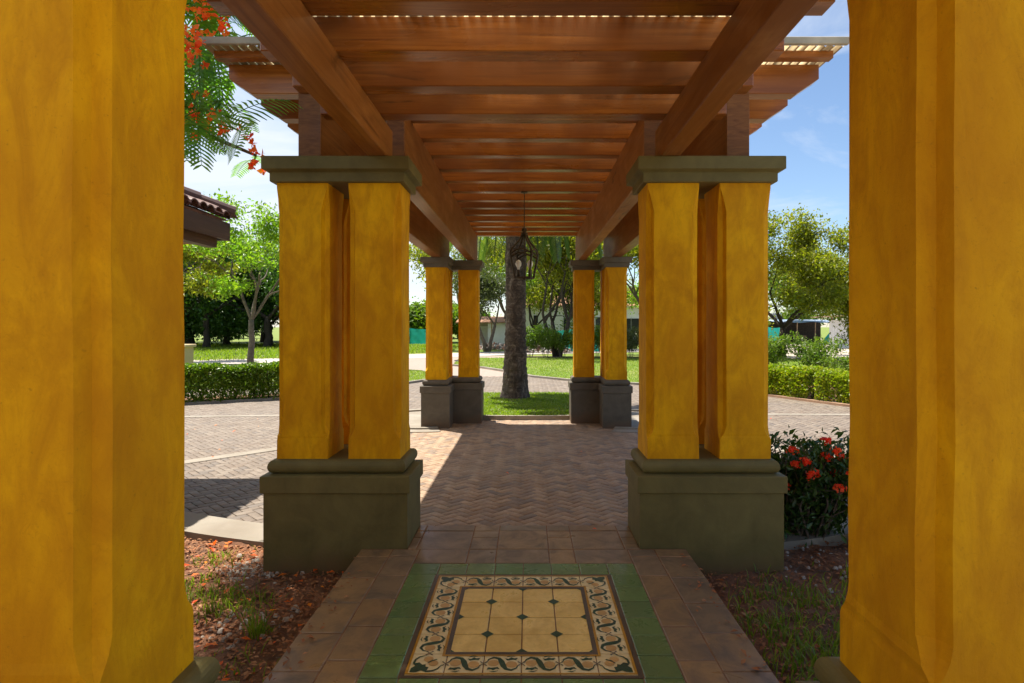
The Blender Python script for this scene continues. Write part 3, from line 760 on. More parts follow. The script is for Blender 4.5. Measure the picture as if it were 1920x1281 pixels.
def corrugated(name, parent, x_end, y0, y1, z, amp, pitch, rows):
    g = np.random.default_rng(21); n = int(2*x_end/pitch*6); xs = np.linspace(-x_end, x_end, n+1)
    V, F = [], []
    ys = np.linspace(y0, y1, rows*3+1); nx = len(xs)
    jit = g.normal(0, amp*.18, nx)
    top = []
    for yy in ys: top.append(np.stack([xs, np.full(nx, yy), z + amp*(1+np.cos(xs/pitch*2*math.pi)) + jit], 1))
    V = np.concatenate(top); i = np.arange(len(ys)*nx).reshape(len(ys), nx)
    F = np.stack([i[:-1,:-1], i[1:,:-1], i[1:,1:], i[:-1,1:]], 2).reshape(-1, 4)
    return np_obj(name, V, F, M['sheet'], parent)
MB().box(-XE-.06, XE+.06, 4.70, 4.738, 4.035, 4.095, bev=.006).build('edge_trim', M['trim'], pv)
corrugated('roof_sheet', pv, XE + .05, 4.74, 13.46, 4.033, .013, .07, 10)

wk = thing('covered_walkway', (0, 1.6, GZ), 'lower walkway roof on two nearest ochre columns with brown rafters leading to the pavilion', 'walkway')
for sx in (-1, 1):
    A = [(I0,1.435),(O1,1.435),(O1,1.86),(I0,1.86)]
    pier(wk, A, [(I0,I1,1.435,1.86),(O0,O1,1.435,1.86)], -.5, sx, .750)
    a, b = sorted((sx*1.105, sx*1.262))
    MB().box(a, b, -3.4, 4.985, CT + .001, 3.434, bev=.006).build('beam', M['wood_y'], wk)
for k in range(-12, 4): rafter(wk, 3.005 + .523*k + gr.normal(0, .005), 1.58 + gr.normal(0, .01), 3.436 + gr.uniform(0, .005), 3.645, .15, 0)
corrugated('roof_sheet', wk, 1.62, -3.5, 4.735, 3.647, .013, .07, 10)

# ------------------------------------------------------------------ LANTERN
LX, LY = -.02, 8.76
ln = thing('hanging_lantern', (LX, LY, ZR), 'open bronze cage lantern with two candle bulbs hanging from the rafters', 'lantern')
MB().tube([(LX,LY,ZR+.02),(LX,LY,3.23)], .006, 6).lathe((LX,LY,ZR-.02), [(.05,0),(.05,.02)], 12).build('rod', M['iron'], ln)
cage = MB()
cage.lathe((LX,LY,3.15), [(.012,.10),(.03,.085),(.04,.06),(.028,.03),(.034,0)][::-1], 12)
rot = R(28)
def cpt(a, r, z): return (LX + r*math.cos(a+rot), LY + r*math.sin(a+rot), z)
for k in range(4):
    a = k*math.pi/2
    curve = [(.035, 3.17), (.05, 3.10), (.09, 3.04), (.15, 2.98), (.205, 2.92), (.228, 2.87), (.225, 2.82), (.205, 2.72), (.175, 2.60), (.155, 2.50)]
    cage.tube([cpt(a, r, z) for r, z in curve], .0165, 6)
    a2 = a + math.pi/2
    for z0, rr, bow in ((2.845, .228, .07), (2.79, .222, .07)):
        pts = []
        for t in np.linspace(0, 1, 9):
            p0 = np.array(cpt(a, rr, z0)); p1 = np.array(cpt(a2, rr, z0)); p = p0*(1-t) + p1*t; p[2] += bow*math.sin(math.pi*t); pts.append(p)
        cage.tube(pts, .0125, 6)
    cage.tube([cpt(a, .155, 2.50), cpt(a2, .155, 2.50)], .015, 6)
    cage.tube([cpt(a, .155, 2.50), (LX, LY, 2.495)], .008, 6)
cage.tube([(LX,LY,3.15),(LX,LY,2.49)], .008, 6)
cage.lathe((LX,LY,2.47), [(.02,0),(.028,.015),(.02,.03)], 12)
cage.build('cage', M['iron'], ln, True)
for dx in (-.085, .085):
    s = MB().lathe((LX+dx, LY-.02, 2.51), [(.026,0),(.026,.10),(.022,.11)], 12).build('candle_sleeve', M['sleeve'], ln, True)
    MB().lathe((LX+dx, LY-.02, 2.62), [(.018,0),(.022,.03),(.040,.06),(.046,.09),(.036,.125),(.012,.145)], 14).build('bulb', M['bulb'], s, True)

# ------------------------------------------------------------------ ADDED HOUSE FRONT, TILE-ROOFED HOUSE AT LEFT
eh = thing('added_house_front', (0, -14, GZ), 'added pale house front, unseen, that bounces light onto the columns, across the gravel forecourt from the walkway', 'house')  # out of view; added to shape the light bounced onto the columns
MB().box(-9, 9, -17.0, -14.0, GZ, 4.6).build('wall', M['pale_wall'], eh)
MB().box(-9.6, 9.6, -17.6, -12.9, 4.601, 4.78, bev=.02).build('roof', M['wood_dark'], eh)
d_ = MB().box(-1.1, 1.1, -13.998, -13.93, -.05, 2.5, bev=.01).build('door', M['wood_dark'], eh)
MB().tube([(.15,-13.915,1.0),(.15,-13.915,1.35)], .014, 8).build('handle', M['iron'], d_)
for x in (-5.2, 5.2):
    f_ = MB().box(x-.75, x+.75, -13.998, -13.94, .9, 2.4, bev=.01).build('window', M['wood_dark'], eh)
    MB().box(x-.66, x+.66, -13.938, -13.93, .99, 2.31).build('pane', M['dark_glass'], f_)
hs = thing('house', (-8, 4, GZ), 'low house with clay barrel tile eave and dark timber fascia beside the left path', 'house')
EX, EZ, EY1, EY0 = -4.40, 3.43, 8.95, -4.0
MB().box(-12, -5.6, EY0 + .8, EY1 - 1.0, GZ - .05, 3.0).build('wall', M['cream_wall'], hs)
MB().extr([(EX-.02, EY0, 3.06),(EX-.02, EY0, 3.32),(EX-.07, EY0, 3.32),(EX-.07, EY0, 3.06)], (0, EY1-EY0-.1, 0)).build('fascia', M['wood_dark'], hs)
MB().box(EX-.24, EX-.10, EY0, EY1-.32, 2.93, 3.13).build('fascia', M['wood_dark'], hs)
MB().box(-5.58, EX-.25, EY0, EY1-.5, 2.955, 2.98).build('soffit', M['wood_y'], hs)
MB().box(-12, EX-.08, EY1-.15, EY1-.10, 3.06, 3.32).build('fascia', M['wood_dark'], hs)
# roof tiles: hip towards the corner, rows of barrel tiles running up slope from the eave
roof = MB(); slope = .42
gg = np.random.default_rng(9)
pitch = .21
for i in range(int((EY1 - EY0)/pitch)):
    y = EY1 - .08 - i*pitch
    depth = min(3.2, 0.35 + (EY1 - y)*1.0) if y > EY1 - 3 else 3.2
    nrow = max(1, int(depth/.38))
    for k in range(nrow):
        x0 = EX + .03 - k*.36; z0 = EZ + k*.36*slope + gg.normal(0, .006); yj = y + gg.normal(0, .008)
        prof0, prof1 = [], []
        for t in np.linspace(0, math.pi, 7):
            prof0.append((x0, yj + .105*math.cos(t), z0 - .02 + .075*math.sin(t)))
            prof1.append((x0 - .44, yj + .085*math.cos(t), z0 + .44*slope - .02 + .06*math.sin(t)))
        n = 7; inner = [(p[0], yj + (p[1]-yj)*.82, p[2] - .016) for p in prof0]
        vs = prof0 + prof1 + inner
        fs = [(j, j+1, n+j+1, n+j) for j in range(n-1)] + [(j+1, j, 2*n+j, 2*n+j+1) for j in range(n-1)]
        roof.add(vs, fs)
        # channel tile between
        yc = yj - pitch/2
        c0 = [(x0 - .03, yc + .06*math.cos(t), z0 - .015 - .045*math.sin(t)) for t in np.linspace(0, math.pi, 5)]
        c1 = [(x0 - .44, yc + .06*math.cos(t), z0 + .41*slope - .02 - .045*math.sin(t)) for t in np.linspace(0, math.pi, 5)]
        roof.add(c0 + c1, [(j, j+1, 5+j+1, 5+j) for j in range(4)])
rf = roof.build('roof', M['roof_tile'], hs)
mb = MB()
mb.add([(EX-.03,EY1-.1,EZ-.07),(EX-.03,EY0,EZ-.07),(EX-3.2,EY0,EZ-.07+3.17*slope),(EX-3.2,EY1-3.2,EZ-.07+3.17*slope)], [(0,1,2,3)])
mb.add([(EX-.03,EY1-.1,EZ-.07),(EX-3.2,EY1-3.2,EZ-.07+3.17*slope),(-12,EY1-3.2,EZ-.07+3.17*slope),(-12,EY1-.1,EZ-.07)], [(0,1,2,3)])
mb.build('roof_deck', M['roof_tile'], hs)
hip = MB()
for k in range(9):
    p0 = np.array((EX + .02 - k*.34, EY1 - .07 - k*.34, EZ + .06 + k*.34*slope)); p1 = p0 + np.array((-.40, -.40, .40*slope - .01))
    hip.tube([p0, p1], [.095, .075], 10)
hip.build('hip_tiles', M['roof_tile'], rf)

# gate post, cream, far left
gp = thing('gate_post', (-12.75, 22, GZ), 'cream rendered gate post with flat cap behind the left hedge', 'post')
MB().box(-13.3, -12.62, 21.8, 22.4, GZ, .98).build('shaft', M['cream_wall'], gp)
MB().box(-13.36, -12.54, 21.73, 22.47, .981, 1.09, bev=.02).build('cap', M['cream_wall'], gp)

# ------------------------------------------------------------------ PALM
pb = np.array((-.32, 16.1, -.19))
pm = thing('palm_tree', pb, 'tall palm with thick dark ringed trunk standing on the round grass island', 'palm tree')
prof = [(.50,-.12),(.43,-.02),(.375,.12),(.335,.35),(.318,.8),(.305,1.4),(.295,2.2),(.285,3.2),(.275,4.4),(.265,5.6),(.25,6.6)]
zz = np.linspace(-.1, 6.6, 110); rr = np.interp(zz, [p[1] for p in prof], [p[0] for p in prof])
g = np.random.default_rng(31)
vs = []; n = 28
for k, (z, r) in enumerate(zip(zz, rr)):
    ring = (.012 if k % 3 == 0 else 0)
    for i in range(n):
        a = 2*math.pi*i/n; q = r*(1 + .05*math.sin(z*1.7 + 1)) - .012 + ring*g.uniform(-.5, 1.6) + g.normal(0, .011) + .02*math.sin(3*a + z*.4)*(1 if z < .6 else .3)
        vs.append((pb[0] + q*math.cos(a) + .03*z*.2, pb[1] + q*math.sin(a), pb[2] + z))
fs = [(k*n+i, k*n+(i+1) % n, (k+1)*n+(i+1) % n, (k+1)*n+i) for k in range(len(zz)-1) for i in range(n)]
def palm_bark():
    m, nt, p, _ = new_mat('palm_bark')
    c = coords(nt, (1, 1, 1)); a = noise(nt, coords(nt, (1,1,.7)), 5, 9, .75, 1.2); b = noise(nt, coords(nt, (1.2, 1.2, 7)), 3, 6, .65)
    col = ramp(nt, a, [(.32, (.030,.020,.014)), (.47, (.075,.052,.038)), (.58, (.16,.12,.09)), (.70, (.34,.28,.23))])
    col = mix(nt, ramp(nt, b, [(.36, (.6,.6,.6)), (.52, (0,0,0))]), col, (.03,.02,.014))
    nt.links.new(col, p.inputs['Base Color']); p.inputs['Roughness'].default_value = .95
    bump(nt, p, b, .8, .03); return m
M['palm_bark'] = palm_bark()
MB().add(vs, fs).build('trunk', M['palm_bark'], pm, True)
ptop = pb + np.array((.04, 0, 6.3))
for k in range(26):
    a = k*2.399 + .3; el = (.85, .3, -.2)[k % 3] + g.normal(0, .1); L = 3.1 + g.normal(0, .15)
    d = np.array((math.cos(a)*math.cos(el), math.sin(a)*math.cos(el), math.sin(el))); p = ptop.copy(); pts = [p.copy()]
    for i in range(12):
        d = unit(d + np.array((0, 0, -.16 - .02*i))); p = p + d*L/12; pts.append(p.copy())
    pts = np.array(pts); V = []; F = []
    mbf = MB().tube(pts, list(np.linspace(.035, .008, len(pts))), 5)
    T = np.linspace(.12, 1, 44)
    for t in T:
        i = min(int(t*12), 11); f = t*12 - i; q = pts[i]*(1-f) + pts[i+1]*f; tan = unit(pts[i+1] - pts[i])
        side = unit(np.cross(tan, (0, 0, 1.))); ll = .7*math.sin(math.pi*(.15 + .8*t))**.7 * g.uniform(.85, 1.1)
        for s in (-1, 1):
            dd = unit(side*s*.8 + tan*.45 + np.array((0, 0, -.25))); w = np.cross(dd, side*s); w = unit(np.cross(dd, np.array((0, 0, 1.))))*.026
            m1 = q + dd*ll*.5; e = m1 + unit(dd + np.array((0, 0, -1.3)))*ll*.55
            mbf.add([q - w*.6, q + w*.6, m1 + w, e, m1 - w], [(0,1,2), (0,2,4), (4,2,3)])
    mbf.build('frond', M['palm_leaf'], pm)

# ------------------------------------------------------------------ FLAME TREE at the left (branch reaching in front of the eave)
ft = thing('flame_tree', (-4.15, 3.2, -.2), 'flame tree with feathery green fronds and scarlet blossoms reaching past the roof eave', 'tree')
mbt = MB(); g = np.random.default_rng(41)
tp = [(-4.15,3.2,-.3),(-4.1,3.25,.8),(-4.2,3.3,2.0),(-4.05,3.4,3.1),(-3.8,3.6,4.0)]
mbt.tube(tp, [.19,.15,.135,.12,.10], 10)
limbs = []
def limb(pts, r):
    P = [np.array(p, float) for p in pts]; mbt.tube(P, list(np.linspace(r, r*.3, len(P))), 6); limbs.append(P)
limb([tp[3], (-3.75,4.0,3.75), (-3.4,4.6,4.25), (-3.0,5.1,4.55), (-2.75,5.6,4.75)], .06)
limb([tp[3], (-3.8,4.2,3.35), (-3.45,5.0,3.55), (-3.05,5.6,3.62), (-2.72,6.0,3.52)], .05)
limb([tp[4], (-3.2,3.9,4.8), (-2.7,4.2,5.3), (-2.4,4.4,5.7)], .05)
mbt.build('trunk', M['bark'], ft, True)
LV = MB()
def bip_leaf(p, d, L, npair=15):
    d = unit(np.array(d, float)); pts = [np.array(p, float)]
    for i in range(8):
        d = unit(d + np.array((0, 0, -.10)) + g.normal(0, .02, 3)); pts.append(pts[-1] + d*L/8)
    LV.tube(pts, list(np.linspace(.005, .002, 9)), 3, cap=False)
    side0 = unit(np.cross(d, (0, 0, 1.)) + g.normal(0, .25, 3))
    for k in range(npair):
        t = .14 + .86*k/(npair-1); i = min(int(t*8), 7); f = t*8 - i; q = pts[i]*(1-f) + pts[i+1]*f
        tan = unit(pts[i+1] - pts[i]); side = unit(side0 - tan*np.dot(side0, tan)); nrm = np.cross(side, tan)
        l = L*.22*math.sin(math.pi*(.2 + .68*t))**.6*g.uniform(.9, 1.1)
        for s in (-1, 1):
            dd = unit(side*s + tan*.55 - np.array((0, 0, .18))); w = unit(np.cross(dd, nrm))*L*.0145
            m = q + dd*l*.55; e = q + dd*l + np.array((0, 0, -l*.12))
            LV.add([q + w*.4, q - w*.4, m - w*1.1, e - w*.4, e + w*.4, m + w*1.1], [(0,1,2,5), (5,2,3,4)])
def frond_ok(p): 
    x, y, z = p
    if x > -2.72 and y > 4.4 and z > 3.4 and z < 4.5: return False
    return z > 1.92 + .235*y or y > 6.6
for P in list(limbs):                                   # side twigs
    for j in range(1, len(P)):
        for q in range(2):
            d = unit(P[j] - P[j-1])*.5 + g.normal(0, .6, 3) + np.array((.1, 0, .1)); L = g.uniform(.35, .6)
            e = P[j] + unit(d)*L
            if frond_ok(e) and frond_ok(P[j]):
                LV.tube([P[j], (P[j]+e)/2 + g.normal(0, .03, 3), e], [.012, .009, .005], 4, cap=False); limbs.append([P[j], e])
for P in limbs:
    for j in range(1, len(P)):
        for q in range(6):
            f = g.uniform(.1, 1); p = P[j-1]*(1-f) + P[j]*f
            d = unit(P[j] - P[j-1])*.7 + g.normal(0, .6, 3) + np.array((.2, 0, -.05)); L = g.uniform(.42, .64)
            e = p + unit(d)*L - np.array((0, 0, .18))
            if max(p[0]/p[1], e[0]/e[1]) > -.60 and frond_ok(p) and frond_ok(e): bip_leaf(p, d, L)
base_limbs = np.concatenate([np.array(P) for P in limbs])
for k in range(56):
    y = g.uniform(4.2, 6.2); px = g.uniform(320, 475); py = g.uniform(-40, 262)
    e = np.array(((px-990)/1110*y, y, 1.8 + (610-py)/1110*y))
    if not frond_ok(e): continue
    s0 = base_limbs[np.argmin(np.linalg.norm(base_limbs - e, axis=1))]
    m = (s0 + e)/2 + np.array((0, 0, .10)) + g.normal(0, .05, 3)
    LV.tube([s0, m, e], [.010, .007, .004], 4, cap=False)
    for q in range(3):
        d = unit(e - m)*.7 + g.normal(0, .6, 3); L = g.uniform(.52, .82)
        if frond_ok(e + unit(d)*L - np.array((0, 0, .18))): bip_leaf(e if q < 4 else m, d, L)
# the high crown above the walkway roof: it shades the tiled floor
mbh = MB()
for k in range(21):
    e = np.array((g.uniform(-3.5, -1.9), g.uniform(3.2, 5.9), g.uniform(6.0, 6.9))); s0 = np.array(tp[4])
    m = (s0 + e)/2 + np.array((-.2, 0, .5)); mbh.tube([s0, m, e], [.05, .03, .012], 5, cap=False)
    for q in range(26):
        p = m*(1-.2) + e*.2 if q < 3 else e + g.normal(0, .28, 3); bip_leaf(p, g.normal(0, 1, 3)*np.array((1, 1, .4)), g.uniform(.5, .7))
mbh.build('branches', M['bark'], ft, True)
LV.build('foliage', M['leaf_flame'], ft)
fpos = []
for px, py, y, n in ((352,18,4.9,1),(378,40,4.9,1),(372,78,5.0,1),(420,18,5.1,2),(436,40,5.1,1),(440,66,5.1,1),(362,112,4.8,1),(398,6,5.0,1),(352,205,5.0,1),(400,232,5.1,1),(385,240,5.0,1),(445,258,5.2,1),(478,282,5.2,1),(350,60,4.5,2)):
    for q in range(n): fpos.append((np.array(((px-990)/1110*y, y, 1.8 + (610-py)/1110*y)) + g.normal(0, .045, 3)).tolist())
for c in fpos:
    P, D = [], []
    for f in range(g.integers(6, 10)):
        o = np.array(c) + g.normal(0, .075, 3)
        for q in range(5):
            a = 6.283*q/5 + g.uniform(0, 1); d = np.array((math.cos(a), g.normal(0, .5), math.sin(a))); P.append(o + d*.022); D.append(d)
    V, F = leaves(np.array(P), .046, g, .2, .75, .1, np.array(D)); np_obj('blossom', V, F, M['petal'], ft)

# ------------------------------------------------------------------ HEDGES, SHRUBS
def hedge(name, pts, w, h, z0, n, size, mat, label, group=None, seed=1, cat='hedge', round_=.12, stems=True):
    g = np.random.default_rng(seed); pts = [np.array(p, float) for p in pts]
    seg = [np.hypot(*(b-a)) for a, b in zip(pts[:-1], pts[1:])]; tot = sum(seg); cum = np.concatenate([[0], np.cumsum(seg)])
    t = thing(name, (*pts[len(pts)//2], z0), label, cat, group)
    def at(u):
        i = np.clip(np.searchsorted(cum, u, 'right') - 1, 0, len(seg)-1); f = (u - cum[i])/np.array(seg)[i]
        A = np.array(pts)[i]; B = np.array(pts)[i+1]; T = (B - A)/np.array(seg)[i][:, None]
        return A + (B-A)*f[:, None], np.stack([-T[:, 1], T[:, 0]], 1)
    u = g.uniform(0, tot, n); face = g.uniform(0, 1, n); v = g.uniform(-1, 1, n); zq = g.uniform(0, 1, n)**.8
    top = face < .28; fr = (face >= .28) & (face < .9)
    v = np.where(fr, np.where(face < .62, -1, 1)*(1 - np.abs(g.normal(0, .09, n))), v); zq = np.where(top, 1 - np.abs(g.normal(0, .06, n)), zq)
    corner = np.clip((np.abs(v) - .75)/.25, 0, 1)*np.clip((zq - .8)/.2, 0, 1)
    v = v*(1 - .12*corner); zq = zq*(1 - round_*corner)
    lump = .05*np.sin(u*3.1 + 1) + .04*np.sin(u*7.7) + .03*np.sin(zq*9 + u*5)
    c, nn = at(u); P = np.column_stack([c + nn*(v*w/2*(1+lump))[:, None], z0 + .03 + zq*h*(1 + lump*.6)]) + g.normal(0, size*.3, (n, 3))
    D = np.column_stack([nn*v[:, None]*.8, np.full(n, .35)]) + g.normal(0, .7, (n, 3))
    V, F = leaves(P, size, g, .5, .5, .15, D); np_obj('foliage', V, F, M[mat], t)
    if stems:
        mb = MB()
        for k in range(int(tot*7)):
            uu = np.array([g.uniform(0, tot)]); c, nn = at(uu); b = np.array((*(c[0] + nn[0]*g.uniform(-.3, .3)*w), z0 - .03))
            for q in range(3): mb.tube([b, b + np.array((g.normal(0, .08), g.normal(0, .08), h*.5)), b + np.array((g.normal(0, .16), g.normal(0, .16), h*.92))], [.012, .008, .003], 4, cap=False)
        mb.build('stems', M['bark_dark'], t)
    return t
hedge('hedge', [(-10.8,14.95),(-9.0,15.95),(-6.9,17.0),(-6.0,17.5)], .95, .92, -.25, 30000, .085, 'leaf_hedge', 'clipped dark green box hedge along the left edge of the plaza', seed=2)
hedge('hedge', [(6.75,18.3),(7.65,17.1),(8.05,16.35)], 1.0, .80, -.24, 14000, .085, 'leaf_hedge_gold', 'golden green clipped hedge section right beside the ochre column at right', 'clipped golden hedge sections', 3)
hedge('hedge', [(8.16,16.12),(8.7,15.2),(9.7,13.6)], 1.0, .76, -.24, 14000, .085, 'leaf_hedge_gold', 'golden green clipped hedge section farther from the ochre column, past the gap', 'clipped golden hedge sections', 4)
def shrub(name, base, label, h, rx, ry, n, size, mat, seed, group=None, stems=14, low=.25, cat='shrub', flower=None):
    g = np.random.default_rng(seed); base = np.array(base, float)
    t = thing(name, base, label, cat, group); mb = MB(); tips = []
    for k in range(stems):
        a = g.uniform(0, 6.28); q = math.sqrt(g.uniform(0, 1)); e = base + np.array((math.cos(a)*rx*q, math.sin(a)*ry*q, h*g.uniform(.75, 1.0)))
        b = base + np.array((math.cos(a)*rx*.25*q, math.sin(a)*ry*.25*q, -.04)); m = (b + e)/2 + g.normal(0, .07, 3)
        mb.tube([b, m, e], [.012, .009, .004], 5, cap=False)
        for j in range(4):
            f = g.uniform(.12 if low < .1 else .35, .95); s = b*(1-f) + e*f; e2 = s + np.array((g.normal(0, rx*.28), g.normal(0, ry*.28), h*.2*g.uniform(.2, 1))); mb.tube([s, e2], [.006, .003], 4, cap=False); tips.append((s, e2))
        tips.append((m, e)); tips.append((m, e))
    mb.build('stems', M['bark'], t)
    A = np.array([x for x, y in tips]); B = np.array([y for x, y in tips]); i = g.integers(0, len(A), n); f = g.uniform(0, 1, (n, 1))**.7
    P = A[i]*(1-f) + B[i]*f + g.normal(0, .07, (n, 3))*min(1.6, h)
    P = P[P[:, 2] > base[2] + low*h*g.uniform(.3, 1, n)]
    D = unit(B[i]-A[i])[:len(P)]*.6 + g.normal(0, .6, (len(P), 3))
    V, F = leaves(P, size, g, .5, .42, .15, D); np_obj('foliage', V, F, M[mat], t)
    return t, [y for x, y in tips]
# loose tall shrubs behind the golden hedge
shrub('shrub', (9.0,22.2,-.24), 'tall loose pale stemmed shrub behind the golden hedge nearest the column', 1.75, 1.2, .9, 3600, .11, 'leaf_mid', 51)
shrub('shrub', (10.6,21.6,-.24), 'loose leafy shrub behind the golden hedge, in front of the shed roof', 1.5, 1.0, .8, 3000, .11, 'leaf_mid', 52)
shrub('shrub', (11.0,19.9,-.24), 'low spreading shrub at the right behind the golden hedge by the pale lot', .98, 1.3, .8, 3000, .10, 'leaf_mid', 53)
# row of young shrubs on the far lawn edge
row = [(.15,37.5),(1.15,37.3),(2.2,37.4),(3.2,37.1),(4.3,37.2),(5.3,36.9),(6.4,36.9),(7.5,36.7),(8.6,36.6),(9.8,36.5)]
rl = ['behind the right edge of the palm trunk', 'second from the palm trunk', 'under the many stemmed tree', 'right of the many stemmed tree', 'just left of the inner far column', 'behind the inner far right column', 'seen between the two far right columns', 'behind the outer far right column', 'right of the outer far right column', 'beside the near right column edge']
for k, (x, y) in enumerate(row):
    shrub('shrub', (x, y, -.22), 'upright young bush in the mulch row, ' + rl[k], 1.8 + .15*math.sin(k*2.1), .66, .5, 3000, .12, 'leaf_mid' if k < 6 else 'leaf_olive', 60+k, 'upright bushes in a row on the mulch bed', 9, .2)
# ixora with red flower heads, right of the pier
ix, itips = shrub('ixora_bush', (2.68,5.55,-.2), 'dark leaved ixora bush with scarlet flower heads beside the right pier', .90, .62, .42, 5000, .072, 'leaf_ixora', 71, None, 40, .02, 'bush')
ix2, itips2 = shrub('ixora_bush', (3.35,5.35,-.2), 'second ixora bush with few red flowers against the nearest right column edge', .95, .5, .42, 4000, .072, 'leaf_ixora', 72, None, 34, .02, 'bush')
def flower_heads(t, tips, n, seed, size=.055):
    g = np.random.default_rng(seed)
    tips = [p for p in tips if p[2] > -.02]
    # prefer tips on the camera side and the top
    tips = sorted(tips, key=lambda p: p[1] - .12*p[2] + g.normal(0, .14))[:n]
    for c in tips:
        m = 34; d = unit(g.normal(0, 1, (m, 3)) + np.array((0, -.35, .6))); P = np.array(c) + np.array((0, -.05, .03)) + d*size*g.uniform(.35, 1, (m, 1))*np.array((1, 1, .75))
        D = np.cross(d, g.normal(0, 1, (m, 3))); V, F = leaves(P, .034, g, .8, .8, .05, D); np_obj('flower_head', V, F, M['petal_red'], t)
flower_heads(ix, itips, 18, 81); flower_heads(ix2, itips2, 5, 82)

# ------------------------------------------------------------------ TREES
tree('feathery_tree', (-13.05, 28, GZ), 'slender lime green tree with forked grey trunk behind the left hedge', 'tree', 2.35, 2.35, .16, 'leaf_lime', .17, 36, 101, None, 4, .62, .25, 'bark', .34, (2, 3), flat=.55)
tree('leaning_tree', (-21.5, 33, GZ), 'yellow green tree at far left edge reaching out over the grass', 'tree', 3.2, 2.6, .2, 'leaf_yellow', .21, 55, 102, None, 4, .62, .15, 'bark', .42, (2, 3), lean=(.12, 0), flat=.6)
# mango grove
pos = [(-32.5,57),(-31.0,61),(-29.3,54),(-26.2,60),(-24.6,56),(-22.6,63),(-35.6,55),(-19.5,58),(-27.5,68),(-37,64),(-33,74),(-30,78),(-25.5,76),(-22,72),(-40,74)]
gl = ['second trunk from the left edge of the gap', 'slim trunk seen just left of the thickest one', 'thickest trunk left of the slender lime tree', 'trunk half hidden left of the slender lime tree', 'trunk right behind the slender lime tree', 'thin trunk well behind, right of the slender lime tree', 'crown at the left edge behind the gate post', 'crown at the right edge of the grove beside the column', 'crown at the back of the grove', 'crown farthest back at the left edge', 'second row, behind the second trunk', 'second row, behind the thickest trunk', 'second row, behind the slender lime tree', 'second row, by the right end', 'second row, by the left end']
for k in range(3):
    tree('grove_tree', (pos[k][0], pos[k][1], GZ), 'broad dark tree of the grove, ' + gl[k], 'tree', 2.5 + .2*k, 3.1, .42 - .06*k, 'leaf_dark', .36, 32, 110+k, 'trees of the shady grove on the left', 4, .85, .22, 'bark_dark', .7, (2, 3))
protos = [o for o in COL.objects if o.name.startswith('grove_tree')]
for k in range(3, len(pos)):
    o = copy_tree(protos[k % 3]); o.location = (pos[k][0], pos[k][1], GZ); o.rotation_euler = (0, 0, k*1.3)
    s = (.95 if k < 10 else 1.2) + .12*math.sin(k*1.7); o.scale = (s, s, s); o['label'] = 'broad dark grove tree, ' + gl[k]
# centre trees behind the palm
tree('many_stemmed_tree', (1.95, 38.4, GZ), 'many stemmed tree with sparse yellow green leaves right of the palm', 'tree', 2.3, 2.9, .17, 'leaf_yellow', .20, 26, 121, None, 4, .48, .4, 'bark_dark', .5, (2, 3), stems=4)
tree('mossy_tree', (-3.2, 47, GZ), 'grey mossy tree left of the palm beside the rubble', 'tree', 2.1, 2.0, .16, 'leaf_olive', .20, 34, 122, None, 4, .6, .1, 'bark', .45, (2, 3), stems=2)
tree('background_tree', (-6.2, 56, GZ), 'airy yellow green tree behind the inner far left column', 'tree', 3.0, 3.4, .22, 'leaf_yellow', .28, 32, 123, None, 4, .6, .35, 'bark', .6, (2, 3))
tree('background_tree', (-2.2, 60, GZ), 'taller yellow green tree directly behind the palm trunk', 'tree', 3.2, 3.4, .24, 'leaf_yellow', .28, 32, 126, None, 4, .6, .35, 'bark', .6, (2, 3))
tree('screen_tree', (4.6, 52, GZ), 'leafy yellow green tree screening the white building right of the many stemmed tree', 'tree', 1.9, 2.6, .18, 'leaf_yellow', .24, 30, 128, None, 4, .65, .2, 'bark_dark', .6, (2, 3))
tree('screen_tree', (.6, 54, GZ), 'mid green tree screening the white building just right of the palm', 'tree', 1.7, 2.5, .18, 'leaf_mid', .24, 30, 129, None, 4, .7, .2, 'bark_dark', .6, (2, 3))
tree('screen_tree', (12.5, 55, GZ), 'leafy tree screening the white building behind the bright tree', 'tree', 2.0, 2.6, .18, 'leaf_lime', .24, 30, 130, None, 4, .65, .2, 'bark_dark', .6, (2, 3))
tree('bright_tree', (8.2, 41, GZ), 'bright yellow green tree behind the outer far right column', 'tree', 2.6, 2.9, .2, 'leaf_yellow', .22, 48, 124, None, 4, .6, .3, 'bark', .5, (2, 3))
tree('spreading_tree', (16.4, 38, GZ), 'wide spreading yellow green tree right of the near right columns', 'tree', 1.9, 2.35, .24, 'leaf_yellow', .19, 64, 125, None, 5, .86, .10, 'bark_dark', .40, (2, 3), shrink=.80)
tree('rounded_tree', (31.5, 71, GZ), 'dense mid green rounded tree behind the market stall', 'tree', 2.0, 3.2, .3, 'leaf_mid', .36, 70, 127, None, 4, .8, .2, 'bark_dark', .8, (2, 3))
